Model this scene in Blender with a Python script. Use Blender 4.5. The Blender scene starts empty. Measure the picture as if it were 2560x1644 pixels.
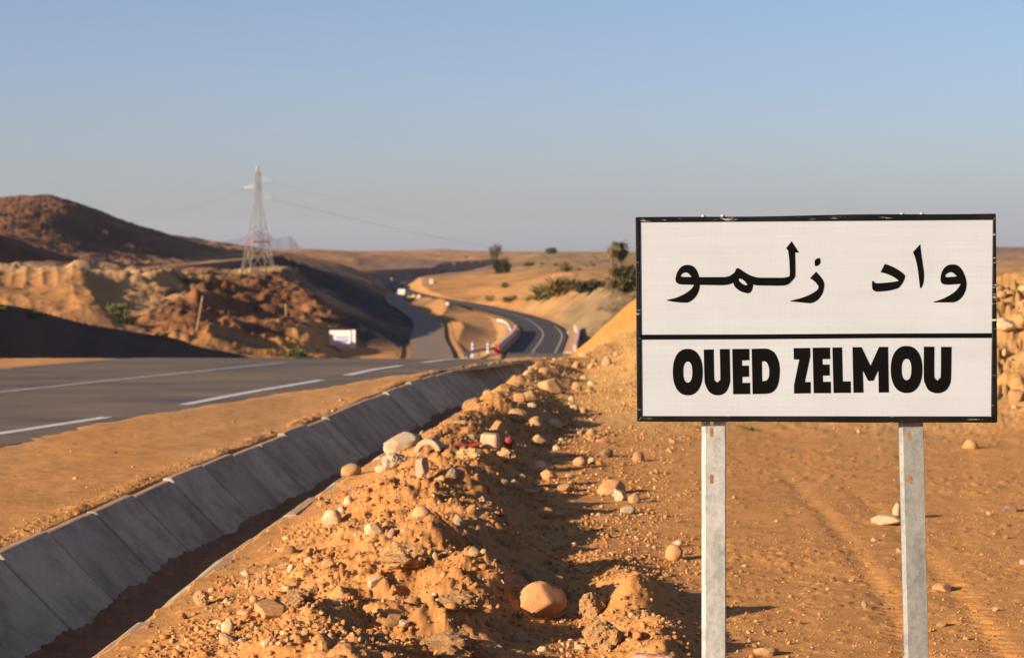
import bpy, bmesh, math, random
import numpy as np
from mathutils import Vector, Matrix, Quaternion

random.seed(7)
R = math.radians
scene = bpy.context.scene
COL = scene.collection

# ------------------------------------------------------------------ camera
CAM_H = 1.7
F = 50.0 / 22.3 * 2398.0            # focal length in picture units (2398 units wide)
CX, HY = 1199.0, 600.0              # optical axis / horizon in those units
cam_data = bpy.data.cameras.new('camera')
cam = bpy.data.objects.new('camera', cam_data)
COL.objects.link(cam)
cam.location = (0, 0, CAM_H)
cam.rotation_euler = (R(90), 0, 0)
cam_data.sensor_width = 22.3
cam_data.lens = 50.0
cam_data.shift_y = -181.5 / 2560.0
cam_data.clip_start = 0.1
cam_data.clip_end = 60000
cam_data.dof.use_dof = True
cam_data.dof.focus_distance = 7.9
cam_data.dof.aperture_fstop = 4.6
cam_data.dof.aperture_blades = 8
scene.camera = cam

# ------------------------------------------------------------------ light
SUN_EL = R(15.6)
SUN_H = Vector((0.83, 0.557, 0)).normalized()          # the way the shadows fall
world = bpy.data.worlds.new('World')
scene.world = world
world.use_nodes = True
wn = world.node_tree
bg = wn.nodes['Background']
sky = wn.nodes.new('ShaderNodeTexSky')
sky.sky_type = 'NISHITA'
sky.sun_disc = False
sky.sun_elevation = SUN_EL
sky.sun_rotation = math.atan2(-SUN_H.x, -SUN_H.y)
sky.altitude = 900
sky.air_density = 0.85
sky.dust_density = 2.35
sky.ozone_density = 2.2
wb = wn.nodes.new('ShaderNodeMix')          # even white balance of the whole sky
wb.data_type = 'RGBA'; wb.blend_type = 'MULTIPLY'
wb.inputs[0].default_value = 1.0
wb.inputs[7].default_value = (1.13, 1.07, 1.21, 1)
wn.links.new(sky.outputs['Color'], wb.inputs[6])
wn.links.new(wb.outputs[2], bg.inputs['Color'])
bg.inputs['Strength'].default_value = 0.0565
sun_data = bpy.data.lights.new('sun', 'SUN')
sun_data.energy = 5.0
sun_data.angle = R(0.55)
sun_data.color = (1.0, 0.83, 0.64)
sun = bpy.data.objects.new('sun', sun_data)
COL.objects.link(sun)
ray = Vector((SUN_H.x * math.cos(SUN_EL), SUN_H.y * math.cos(SUN_EL), -math.sin(SUN_EL)))
sun.rotation_euler = ray.to_track_quat('-Z', 'Y').to_euler()
sun.location = (-30, -20, 30)
vs = scene.view_settings
vs.view_transform = 'Standard'
vs.look = 'None'
vs.gamma = 1.0
vs.use_curve_mapping = False
vs.exposure = 1.03
scene.cycles.use_denoising = True
scene.cycles.max_bounces = 6
scene.cycles.volume_bounces = 1

# ------------------------------------------------------------------ numeric helpers
def pt(px, py, D):
    return Vector(((px - CX) / F * D, D, CAM_H - (py - HY) / F * D))

def zat(py, D):
    return CAM_H - (py - HY) / F * D

def sm(a, b, x):
    t = np.clip((x - a) / (b - a), 0, 1)
    return t * t * (3 - 2 * t)

def hash2(ix, iy, seed):
    with np.errstate(over='ignore'):
        h = (ix.astype(np.int64) * 374761393 + iy.astype(np.int64) * 668265263 + seed * 1274126177) & 0xffffffff
        h = ((h ^ (h >> 13)) * 1274126177) & 0xffffffff
        h = (h ^ (h >> 16)) * 2246822519 & 0xffffffff
        h = h ^ (h >> 15)
    return (h & 0xffffff) / float(0xffffff)

def vnoise(x, y, seed=0):
    ix = np.floor(x); iy = np.floor(y)
    fx = x - ix; fy = y - iy
    ux = fx * fx * fx * (fx * (fx * 6 - 15) + 10); uy = fy * fy * fy * (fy * (fy * 6 - 15) + 10)
    a = hash2(ix, iy, seed); b = hash2(ix + 1, iy, seed); c = hash2(ix, iy + 1, seed); d = hash2(ix + 1, iy + 1, seed)
    return (a + (b - a) * ux) * (1 - uy) + (c + (d - c) * ux) * uy

def fbm(x, y, octv=4, seed=0, gain=0.5):
    s = 0; a = 1.0; t = 0
    for o in range(octv):
        s = s + a * (vnoise(x, y, seed + o * 17) * 2 - 1); t += a
        x = x * 2.03 + 13.1; y = y * 2.03 + 7.7; a *= gain
    return s / t

def ridged(x, y, octv=4, seed=0):
    s = 0; a = 1.0; t = 0
    for o in range(octv):
        s = s + a * (1 - np.abs(vnoise(x, y, seed + o * 31) * 2 - 1)); t += a
        x = x * 2.1 + 3.3; y = y * 2.1 + 9.1; a *= 0.5
    return s / t

def lumps(x, y, cell, seed, keep=0.7, soft=0.5):
    """rounded lumps of earth: one paraboloid per jittered cell, 0..1"""
    gx = x / cell; gy = y / cell
    ix = np.floor(gx); iy = np.floor(gy)
    out = np.zeros_like(gx)
    for dx in (-1, 0, 1):
        for dy in (-1, 0, 1):
            cx = ix + dx; cy = iy + dy
            jx = cx + 0.15 + 0.7 * hash2(cx, cy, seed); jy = cy + 0.15 + 0.7 * hash2(cx, cy, seed + 1)
            k = hash2(cx, cy, seed + 2); rr = 0.3 + 0.4 * hash2(cx, cy, seed + 3)
            d2 = ((gx - jx) ** 2 + (gy - jy) ** 2) / (rr * rr)
            h = np.clip(1 - d2, 0, 1) ** soft * rr * 1.4 * (k < keep)
            out = np.maximum(out, h)
    return out

def blocks(x, y, cell, seed):
    """broken clods: tilted flat-topped pieces with sharp edges, 0..1"""
    gx = x / cell; gy = y / cell
    ix = np.floor(gx); iy = np.floor(gy)
    best = np.full_like(gx, 1e9); out = np.zeros_like(gx)
    for dx in (-1, 0, 1):
        for dy in (-1, 0, 1):
            cx = ix + dx; cy = iy + dy
            jx = cx + hash2(cx, cy, seed); jy = cy + hash2(cx, cy, seed + 1)
            ex = gx - jx; ey = gy - jy
            d2 = ex * ex + ey * ey
            h = hash2(cx, cy, seed + 2) ** 1.5 + ex * (hash2(cx, cy, seed + 3) - .5) * .9 + ey * (hash2(cx, cy, seed + 4) - .5) * .9
            k = d2 < best
            best = np.where(k, d2, best); out = np.where(k, h, out)
    return out

def poly_interp(pts):
    ys = np.array([p[0] for p in pts], float); xs = np.array([p[1] for p in pts], float)
    # smooth (cubic Hermite) interpolation
    m = np.gradient(xs, ys)
    def f(y):
        y = np.asarray(y, float)
        i = np.clip(np.searchsorted(ys, y) - 1, 0, len(ys) - 2)
        h = ys[i + 1] - ys[i]; t = np.clip((y - ys[i]) / h, 0, 1)
        return ((1 + 2 * t) * (1 - t) ** 2) * xs[i] + t * (1 - t) ** 2 * h * m[i] + t * t * (3 - 2 * t) * xs[i + 1] + t * t * (t - 1) * h * m[i + 1]
    return f

# ------------------------------------------------------------------ the lie of the land
zp = poly_interp([(-20, 0), (0, 0), (20, 0), (30, 0), (36, -.01), (40, -.08), (45, -.36), (52, -.95), (60, -1.7), (90, -4.6),
                  (130, -7.4), (180, -9.2), (240, -10.1), (285, -10.3), (330, -10.3)])
ditch_x = poly_interp([(-5, -2.9), (2, -2.72), (5, -2.62), (9.7, -2.42), (14, -2.2), (18.8, -1.83), (22.8, -1.42), (28, -.95), (31.5, -.6), (34, -.22), (36.8, .5), (40, 1.7), (44, 3.4)])

TP = []
def T(px, D, py=None, z=None):
    TP.append((px, D, z if z is not None else zat(py, D)))
for px in (-2600, -600):
    T(px, 20, z=0); T(px, 40, z=0); T(px, 60, z=-.5); T(px, 100, z=1.2); T(px, 160, z=0); T(px, 260, z=1.5); T(px, 420, z=9); T(px, 700, z=23)
    T(px, 1200, z=16); T(px, 3500, z=9); T(px, 12000, z=20)
for a in [(50, -1.2), (75, -.4), (95, -.07), (130, -3), (170, -6), (225, -6.5), (275, -3.4), (300, -1.6), (332, .0), (352, -.4), (400, 4.6), (440, 5.6), (550, 7.4), (680, 18.4), (900, 18), (1500, 12), (3500, 9)]:
    T(0, a[0], z=a[1])
for a in [(105, 722), (170, 830), (225, 800), (275, 700), (332, 629), (352, 634), (440, 603), (560, 548), (700, 464), (950, 505)]: T(130, a[0], py=a[1])
for a in [(110, 738), (275, 712), (335, 631), (440, 612), (600, 572), (730, 489)]: T(215, a[0], py=a[1])
for a in [(60, 870), (115, 760), (170, 840), (225, 812), (262, 760), (300, 700), (348, 640), (440, 628), (600, 585), (760, 528), (1100, 560)]: T(300, a[0], py=a[1])
for a in [(130, 795), (180, 850), (225, 825), (250, 795), (272, 752), (312, 690), (362, 652), (500, 628), (700, 592), (850, 560), (1200, 585)]: T(430, a[0], py=a[1])
for a in [(60, 890), (150, 830), (190, 855), (232, 832), (247, 815), (285, 760), (335, 700), (395, 652), (440, 640), (520, 636), (700, 610), (950, 577), (1500, 590), (3500, 590)]: T(560, a[0], py=a[1])
for a in [(200, 880), (235, 842), (255, 822), (292, 770), (345, 705), (390, 650), (440, 622), (520, 626), (800, 606), (1500, 583), (3500, 589)]: T(680, a[0], py=a[1])
for a in [(120, -6), (200, -10), (285, -10.3), (318, -8.1), (355, -5), (400, -.8), (440, .2), (500, -.6), (600, -3.6), (900, -1.5), (1500, 5), (3500, 9)]: T(800, a[0], z=a[1])
for a in [(285, -10.3), (330, -9), (385, -2.5), (440, .2), (500, -.8), (560, -2.5), (650, -6.3), (850, -8), (1000, -6.7), (1300, -5.4), (2000, 1.5), (3500, 9.5)]: T(900, a[0], z=a[1])
for a in [(60, -1.8), (100, -5.2), (180, -9.3), (285, -10.3), (450, -10.2), (650, -10), (900, -7.5), (1300, -5.4), (2000, -2.0), (3500, 8.6), (12000, 20)]: T(1000, a[0], z=a[1])
for a in [(285, -10.7), (450, -10.3), (575, -10.2), (700, -9.0), (900, -6.7), (1300, -5.6), (2000, -1), (3500, 8.6)]: T(1100, a[0], z=a[1])
for a in [(45, -.5), (60, -2), (100, -5.5), (180, -9.5), (285, -10.4), (450, -10.2), (530, -9.0), (650, -7.2), (900, -5.6), (1300, -4.2), (2500, 4.6), (6000, 14)]: T(1200, a[0], z=a[1])
for a in [(42, -.14), (60, -1.6), (100, -5.5), (200, -10), (300, -10.8), (360, -10), (420, -8.6), (445, -6.6), (500, -4.8), (700, -3.4), (1000, -1.1), (2000, 4.7)]: T(1320, a[0], z=a[1])
for a in [(24, .0), (30, .08), (37, .17), (44, .20), (49, .14), (60, -.8), (120, -6), (300, -11), (330, -9.6), (370, -7.6), (420, -5.3), (600, -3.9), (1000, -.9), (2000, 4.6)]: T(1405, a[0], z=a[1])
for a in [(22, .0), (26, .08), (30, .19), (38, .42), (45, .62), (50, .76), (54, .70), (62, .1), (100, -3.5), (180, -8), (300, -9), (380, -6.8), (430, -5.1), (700, -3.4), (1200, .6), (2000, 4.7), (6000, 14)]: T(1490, a[0], z=a[1])
for a in [(23, .0), (32, .5), (45, 1.3), (52, 1.35), (70, .4), (120, -2.5), (300, -6), (500, -4), (1000, -.5), (2000, 4)]: T(1850, a[0], z=a[1])
for a in [(22, .0), (25.5, .28), (30, .85), (35, 1.2), (45, 1.0), (60, .3), (150, -1), (400, -3.1), (600, -2.2), (1200, -.5), (2500, 7.3), (3300, 15), (4500, 12)]: T(2350, a[0], z=a[1])
for px in (2900, 5000):
    T(px, 20, z=.05); T(px, 27, z=.7); T(px, 35, z=1.5); T(px, 60, z=.8); T(px, 150, z=0); T(px, 400, z=-2); T(px, 1200, z=0); T(px, 2500, z=7); T(px, 6000, z=14); T(px, 12000, z=20)
for px in (0, 400, 800, 1100): T(px, 44, z=-.35); T(px, 20, z=0); T(px, 32, z=0)
for px in (300, 1500, 2300): T(px, 12000, z=20)
T(1025, 3700, py=582); T(950, 3700, py=589); T(1110, 3700, py=590)

def uv_of(px, D):
    return np.stack([np.asarray(px, float) / 420.0, np.log(np.asarray(D, float)) * 2.6], -1)
TPa = np.array(TP)
_c = uv_of(TPa[:, 0], TPa[:, 1])
def _phi(r2):
    return 0.5 * r2 * np.log(r2 + 1e-9)
_n = len(_c)
_K = _phi(((_c[:, None] - _c[None]) ** 2).sum(-1)) + np.eye(_n) * 0.004
_P = np.hstack([np.ones((_n, 1)), _c])
_A = np.block([[_K, _P], [_P.T, np.zeros((3, 3))]])
_w = np.linalg.solve(_A, np.concatenate([TPa[:, 2], np.zeros(3)]))
def tps(px, D):
    q = uv_of(px, D).reshape(-1, 2)
    out = np.empty(len(q))
    for s in range(0, len(q), 20000):
        b = q[s:s + 20000]
        r2 = ((b[:, None, 0] - _c[None, :, 0]) ** 2 + (b[:, None, 1] - _c[None, :, 1]) ** 2)
        out[s:s + 20000] = _phi(r2) @ _w[:_n] + _w[_n] + b @ _w[_n + 1:]
    return out.reshape(np.shape(px))

# road lines (x, y, z)
def catmull(P, step):
    P = [np.array(p, float) for p in P]
    Q = [2 * P[0] - P[1]] + P + [2 * P[-1] - P[-2]]
    out = []
    for i in range(1, len(Q) - 2):
        p0, p1, p2, p3 = Q[i - 1:i + 3]
        n = max(2, int(np.linalg.norm(p2 - p1) / step))
        for k in range(n):
            t = k / n
            out.append(0.5 * ((2 * p1) + (-p0 + p2) * t + (2 * p0 - 5 * p1 + 4 * p2 - p3) * t * t + (-p0 + 3 * p1 - 3 * p2 + p3) * t ** 3))
    out.append(P[-1])
    return np.array(out)

near_center = [(-15.5, -2), (-13.6, 5), (-11.6, 12), (-9.1, 20), (-6.41, 28.7), (-4.1, 36.2), (-3.3, 41), (-3.1, 47), (-3.1, 56), (-2.5, 70), (-.5, 100), (1.2, 140), (2.4, 190), (2.6, 240), (2.5, 285)]
main_near = catmull([(x, y, float(zp(y))) for x, y in near_center], 1.0)
def road_pt(px, py):
    D = (CAM_H + 10.3) * F / (py - HY)
    return ((px - CX) / F * D, D, -10.3)
main_far = catmull([(2.5, 285, -10.3)] + [road_pt(*p) for p in [(1272, 783), (1253, 759), (1222, 743), (1165, 728), (1093, 712), (1008, 698), (950, 683), (926, 670), (944, 660), (1000, 655.5), (1050, 651.5)]] +
                   [(-20, 1560, -9.0), (5, 1900, -5.0)], 6.0)
old_road = catmull([(-5.5, 46, -2.2), (-7, 60, -3.6), (-8, 75, -5), (-8.5, 95, -6), (-8, 115, -7.1), (-8, 130, -7.8), (-7.7, 150, -8.6), (-8, 220, -10), (-10, 285, -10.4),
                    (-12.5, 340, -10.4), (-15, 412, -10.4), (-19, 470, -10.4), (-24, 532, -10.4), (-30, 600, -10.35), (-35, 680, -10.3), (-38, 760, -10.3)], 4.0)
side_track = catmull([(-50, 1300, -4.6), (-62, 1180, -4.8), (-78, 1080, -5.0), (-95, 1000, -5.5)], 8.0)
ravine = catmull([(-86, 340, -1), (-83, 385, -.9), (-80.5, 405, -.9), (-77, 440, -.8), (-72, 490, -.2), (-66, 560, 1.0), (-58, 640, 2.5), (-45, 760, 4)], 8.0)

def carve(X, Y, Z, path, hw, s_cut, s_fill, ymin=-1e9, ymax=1e9, sink=0.22):
    lo = path[:, :2].min(0) - 60; hi = path[:, :2].max(0) + 60
    m = (X > lo[0]) & (X < hi[0]) & (Y > max(lo[1], ymin)) & (Y < min(hi[1], ymax))
    idx = np.nonzero(m)[0]
    for s in range(0, len(idx), 30000):
        ii = idx[s:s + 30000]
        x = X[ii]; y = Y[ii]
        best = np.full(len(ii), 1e9); zr = np.zeros(len(ii))
        for a, b in zip(path[:-1], path[1:]):
            ex, ey = b[0] - a[0], b[1] - a[1]
            t = np.clip(((x - a[0]) * ex + (y - a[1]) * ey) / (ex * ex + ey * ey + 1e-9), 0, 1)
            d = (x - a[0] - t * ex) ** 2 + (y - a[1] - t * ey) ** 2
            k = d < best
            best = np.where(k, d, best); zr = np.where(k, a[2] + t * (b[2] - a[2]), zr)
        d = np.sqrt(best)
        dd = np.maximum(0, d - hw)
        z = np.clip(Z[ii], zr - s_fill * dd - 0.02, zr + s_cut[ii] * dd + 0.02)
        z = np.where(d < hw - .6, zr - sink, np.where(d < hw, np.minimum(z, zr - .03), z))
        Z[ii] = z
    return Z

def near_detail(X, Y):
    """ditch, berm, loose earth of the first 45 metres; returns (dz, berm mask, in-ditch mask)"""
    xc = ditch_x(Y)
    u = X - xc
    au = np.abs(u)
    s = u - 0.64
    # berm of dug earth along the right lip
    w1 = np.interp(Y, [5, 10, 14, 18, 22, 27, 32], [1.2, 1.28, 1.12, .85, .6, .42, .35]) + .13 * fbm(Y * .9, Y * 0 + 3, 3, 5)
    hh = np.interp(Y, [4, 9, 12, 16, 21, 27, 32, 37], [.13, .15, .18, .23, .23, .21, .18, .10]) * (1 + .45 * fbm(Y * 1.1, Y * 0 + 9, 3, 8))
    up = sm(.02, 1, s / np.maximum(w1, .1)); dn = 1 - sm(0, .72, s - w1)
    berm = hh * up * dn * (s > 0)
    # a second, lower windrow of clods
    w2 = w1 + np.interp(Y, [6, 9, 12, 16, 22], [1.15, 1.15, 1.05, 1.0, .8])
    r2 = np.exp(-((s - w2 + .12 * fbm(Y * 2, Y * 0 + 1, 2, 3)) / .17) ** 2) * np.interp(Y, [4, 8.5, 10, 12.5, 14], [.09, .11, .10, .05, 0]) * (.6 + .8 * vnoise(Y * 3, Y * 0, 4))
    mask = np.clip(up * (1 - sm(.25, .9, s - w1)) * (s > 0) * np.interp(Y, [30, 37], [1, .2]) + r2 * 5, 0, 1)
    mask = mask * (Y < 40) * np.interp(Y, [17, 25], [1, .5])
    z = berm + r2
    wx = X + .03 * fbm(X * 12, Y * 12, 2, 501); wy = Y + .03 * fbm(X * 12, Y * 12, 2, 502)
    big = blocks(wx, wy, .19, 511) * .034 + blocks(wx, wy, .08, 521) * .018 + blocks(wx, wy, .036, 531) * .009 - .02 + lumps(X, Y, .5, 11, .55, 1.3) * .10 + lumps(X, Y, .085, 31, .4, .6) * .022
    z = z + mask * (big + .15 * fbm(X * 2.0, Y * 1.7, 4, 12) + .012 * fbm(X * 30, Y * 30, 2, 14))
    # trodden flat ground and shoulder
    flat = (1 - mask)
    scat = vnoise(X * .7, Y * .7, 77)
    z = z + flat * (.014 * fbm(X * 1.3, Y * 1.3, 3, 51) + .004 * fbm(X * 9, Y * 9, 3, 52) + (u > .7) * (lumps(X, Y, .05, 61, .12) * .010) * (.3 + scat))
    # wheel ruts on the flat right of the berm
    rut = X - (1.15 + .055 * (Y - 9) + .05 * np.sin(Y * .6))
    for off, dep in ((.55, .010), (.93, .007)):
        g = np.exp(-((rut - off) / .07) ** 2) * np.interp(Y, [5, 8, 15, 20], [.5, 1, .9, 0])
        z = z - g * dep + dep * .7 * np.exp(-((np.abs(rut - off) - .12) / .04) ** 2) * g.clip(0, 1) + g * .006 * np.sin(Y * 55 + rut * 25)
    # rough rock on the right-hand bank
    rb = sm(22.5, 27, Y) * sm(3.2, 5.0, X) * (Y < 60)
    z = z + rb * (.34 * ridged(X * .8, Y * .8, 5, 71) - .2 + blocks(X + .1 * fbm(X * 3, Y * 3, 2, 76), Y, .5, 72) * .12 + blocks(X, Y, .2, 74) * .06 + .05 * fbm(X * 5, Y * 5, 3, 75))
    fan = sm(20, 26, Y) * sm(.9, 1.8, X) * (1 - rb) * (Y < 43)
    z = z + fan * (.05 * fbm(X * 1.4, Y * .8, 5, 81, .6) + lumps(X, Y, .3, 82, .3) * .03 + blocks(X, Y, .14, 83) * .02)
    # crumbs heaped along the lips of the channel
    crumb = np.exp(-((au - .83) / .09) ** 2) * (u < 0)
    z = z + crumb * vnoise(X * 1.5, Y * 1.5, 93) * (.008 + blocks(X, Y, .06, 91) * .022 + .02 * fbm(X * 4, Y * 4, 2, 92))
    # the channel itself
    ind = (u > -.72) & (u < .665 + .03 * fbm(X * 5, Y * 5, 2, 97)) & (Y < 38)
    wall = -.42 * np.clip((.625 - au) / .435, 0, 1)
    bed = -.405 + .035 * fbm(X * 3, Y * 1.6, 3, 95) + .012 * lumps(X, Y, .08, 96, .4) + .16 * np.clip(au - .17, 0, 1)
    inz = np.where(wall - .05 > bed, wall - .06, bed)
    z = np.where(ind, inz, z)
    return z, mask, ind, u

def ground_z(X, Y, full=False):
    X = np.asarray(X, float).ravel(); Y = np.asarray(Y, float).ravel()
    px = CX + F * X / np.maximum(Y, .5)
    Z = zp(Y).copy()
    far = Y > 19
    if far.any():
        t = tps(px[far], Y[far])
        yy = Y[far]
        wr = sm(1240, 1420, px[far]) * sm(20, 25, yy)
        wf = sm(42, 52, yy)
        w = np.maximum(wr, wf)
        Z[far] = Z[far] * (1 - w) + t * w
        # relief
        g = sm(55, 110, yy)
        xx = X[far]
        pxx = px[far]
        hill = sm(330, 520, yy) * (1 - sm(500, 800, pxx)) * (1 - sm(1200, 2200, yy))
        bad = sm(200, 245, yy) * (1 - sm(420, 520, yy)) * (1 - sm(800, 900, pxx))
        lump = sm(225, 260, yy) * (1 - sm(380, 425, yy)) * sm(270, 420, pxx) * (1 - sm(700, 780, pxx - np.clip(yy - 300, 0, 60) * 1.4))
        gul = sm(240, 265, yy) * (1 - sm(325, 345, yy)) * (1 - sm(230, 340, pxx))
        n = g * (.35 * fbm(xx / 14, yy / 30, 4, 101))
        n += hill * (1.9 * (ridged(xx / 40, yy / 110, 6, 102) - .62) + 1.2 * fbm(xx / 6, yy / 16, 5, 103, .65))
        n += bad * (.6 + .4 * sm(250, 400, pxx)) * (1.2 * (ridged(xx / 9, yy / 18, 5, 104) - .6) + .3 * fbm(xx / 2.2, yy / 5, 4, 110, .6))
        n += sm(318, 332, yy) * (1 - sm(352, 368, yy)) * (1 - sm(430, 560, pxx)) * (1.3 * lumps(xx, yy * .7, 6, 114, .65, .8) + .5 * fbm(xx / 2, yy / 5, 3, 115))
        n += lump * (3.2 * (ridged(xx / 12, yy / 24, 5, 108) - .6) + .5 * lumps(xx, yy, 4, 109, .45) + .4 * fbm(xx / 1.6, yy / 4, 4, 113, .6))
        n += gul * (1.5 * (ridged(xx / 9 + yy / 45, yy / 80, 3, 111) - .62))
        plain = sm(700, 1100, yy)
        n += plain * (1.6 * fbm(xx / 60, yy / 220, 4, 105) + .8 * (ridged(xx / 25, yy / 160, 3, 107) - .6)) * (1 - .5 * sm(2500, 4000, yy))
        rt = sm(300, 340, yy) * (1 - sm(600, 800, yy)) * sm(1230, 1330, pxx)
        n += rt * (1.3 * (ridged(xx / 9, yy / 18, 5, 106) - .6) + .3 * fbm(xx / 2, yy / 5, 4, 112, .6))
        Z[far] += n
    sc = 0.62 * (1 + .35 * fbm(X / 7, Y / 26, 3, 121))
    tmp = Y > 44
    if tmp.any():
        xt, yt, zt, st = X[tmp], Y[tmp], Z[tmp].copy(), sc[tmp]
        zt = carve(xt, yt, zt, ravine, 3.0, st, 5, sink=0)
        zt = carve(xt, yt, zt, side_track, 9, st, .5)
        zt = carve(xt, yt, zt, old_road, 4.2, np.where(yt > 250, .44 + .12 * (st - .62) + .05 * fbm(xt / 2.5, yt / 9, 4, 122, .6), np.where(xt > -2, 4.0, st)), .5)
        zt = carve(xt, yt, zt, main_far, 5.6, st, .42, sink=.3)
        zt = carve(xt, yt, zt, main_near, 4.2, np.where(yt < 90, 1.3, st), .5, ymin=44)
        Z[tmp] = zt
    nr = Y < 60
    mask = np.zeros_like(Z); ind = np.zeros(len(Z), bool); u = np.full_like(Z, 9.0)
    if nr.any():
        dz, mk, idd, uu = near_detail(X[nr], Y[nr])
        fade = 1 - sm(48, 60, Y[nr])
        Z[nr] = Z[nr] + dz * fade
        mask[nr] = mk; ind[nr] = idd; u[nr] = uu
        # asphalt bed of the near road: dirt laps over its edge unevenly
        rx = np.interp(Y[nr], main_near[:, 1], main_near[:, 0])
        tx = np.gradient(main_near[:, 0], main_near[:, 1])
        ta = np.interp(Y[nr], main_near[:, 1], tx)
        off = (X[nr] - rx) / np.sqrt(1 + ta * ta)
        edge = .16 * fbm(X[nr] * 1.3, Y[nr] * 1.3, 4, 131)
        eo = np.interp(Y[nr], [10, 18, 22, 26, 31, 38], [4.4, 4.25, 3.95, 3.6, 3.4, 3.4])
        inside = np.minimum(sm(-.1, .35, eo + edge - off), sm(-.1, .3, off + 3.05 + edge))
        zr = zp(Y[nr])
        Z[nr] = Z[nr] * (1 - inside) + (zr - .05) * inside + (1 - inside) * np.exp(-((off - 3.6) / .5) ** 2) * .012
    if full:
        return Z, mask, ind, u
    return Z

def ground_hit(px, py, d0=7.0, d1=60.0, n=1400):
    D = 1 / np.linspace(1 / d0, 1 / d1, n)
    X = (px - CX) / F * D
    zr = CAM_H - (py - HY) / F * D
    g = ground_z(X, D)
    k = np.nonzero(zr <= g)[0]
    i = k[0] if len(k) else n - 1
    return Vector((X[i], D[i], g[i]))

# ------------------------------------------------------------------ object helpers
def tag(o, label=None, cat=None, group=None, kind=None):
    if label: o['label'] = label
    if cat: o['category'] = cat
    if group: o['group'] = group
    if kind: o['kind'] = kind
    return o

def link(name, mesh, parent=None, loc=None, rot=None, scl=None):
    o = bpy.data.objects.new(name, mesh)
    COL.objects.link(o)
    if parent is not None: o.parent = parent
    if loc is not None: o.location = loc
    if rot is not None: o.rotation_euler = rot
    if scl is not None: o.scale = scl
    return o

def empty(name, loc, rot=(0, 0, 0)):
    o = bpy.data.objects.new(name, None)
    COL.objects.link(o)
    o.location = loc; o.rotation_euler = rot
    o.empty_display_size = .2
    return o

class MB:
    def __init__(s): s.v = []; s.f = []
    def add(s, v, f):
        n = len(s.v); s.v += [tuple(p) for p in v]; s.f += [tuple(i + n for i in q) for q in f]
    def box(s, lo, hi):
        x0, y0, z0 = lo; x1, y1, z1 = hi
        s.add([(x0, y0, z0), (x1, y0, z0), (x1, y1, z0), (x0, y1, z0), (x0, y0, z1), (x1, y0, z1), (x1, y1, z1), (x0, y1, z1)],
              [(0, 3, 2, 1), (4, 5, 6, 7), (0, 1, 5, 4), (1, 2, 6, 5), (2, 3, 7, 6), (3, 0, 4, 7)])
    def bar(s, a, b, w, h=None):
        a = Vector(a); b = Vector(b); h = h or w
        d = (b - a).normalized()
        up = Vector((0, 0, 1)) if abs(d.z) < .95 else Vector((1, 0, 0))
        sx = d.cross(up).normalized() * w / 2; sy = sx.cross(d).normalized() * h / 2
        v = [a - sx - sy, a + sx - sy, a + sx + sy, a - sx + sy, b - sx - sy, b + sx - sy, b + sx + sy, b - sx + sy]
        s.add(v, [(0, 3, 2, 1), (4, 5, 6, 7), (0, 1, 5, 4), (1, 2, 6, 5), (2, 3, 7, 6), (3, 0, 4, 7)])
    def tube(s, pts, r, n=8, r1=None):
        pts = [Vector(p) for p in pts]
        m = len(pts)
        V = []; Fc = []
        for i, p in enumerate(pts):
            d = (pts[min(i + 1, m - 1)] - pts[max(i - 1, 0)]).normalized()
            up = Vector((0, 0, 1)) if abs(d.z) < .9 else Vector((1, 0, 0))
            sx = d.cross(up).normalized(); sy = sx.cross(d).normalized()
            rr = r if r1 is None else r + (r1 - r) * i / (m - 1)
            for k in range(n):
                a = 2 * math.pi * k / n
                V.append(p + sx * math.cos(a) * rr + sy * math.sin(a) * rr)
        for i in range(m - 1):
            for k in range(n):
                k2 = (k + 1) % n
                Fc.append((i * n + k, i * n + k2, (i + 1) * n + k2, (i + 1) * n + k))
        Fc.append(tuple(range(n))[::-1]); Fc.append(tuple((m - 1) * n + k for k in range(n)))
        s.add(V, Fc)
    def mesh(s, name, mat=None, smooth=False):
        me = bpy.data.meshes.new(name)
        me.from_pydata(s.v, [], s.f)
        me.validate(); me.update()
        if mat: me.materials.append(mat)
        if smooth: me.polygons.foreach_set('use_smooth', [True] * len(me.polygons))
        return me
    def build(s, name, mat, parent=None, smooth=False, bevel=0, **kw):
        o = link(name, s.mesh(name, mat, smooth), parent, **kw)
        if bevel:
            b = o.modifiers.new('bevel', 'BEVEL'); b.width = bevel; b.segments = 2; b.limit_method = 'ANGLE'
        return o

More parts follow.
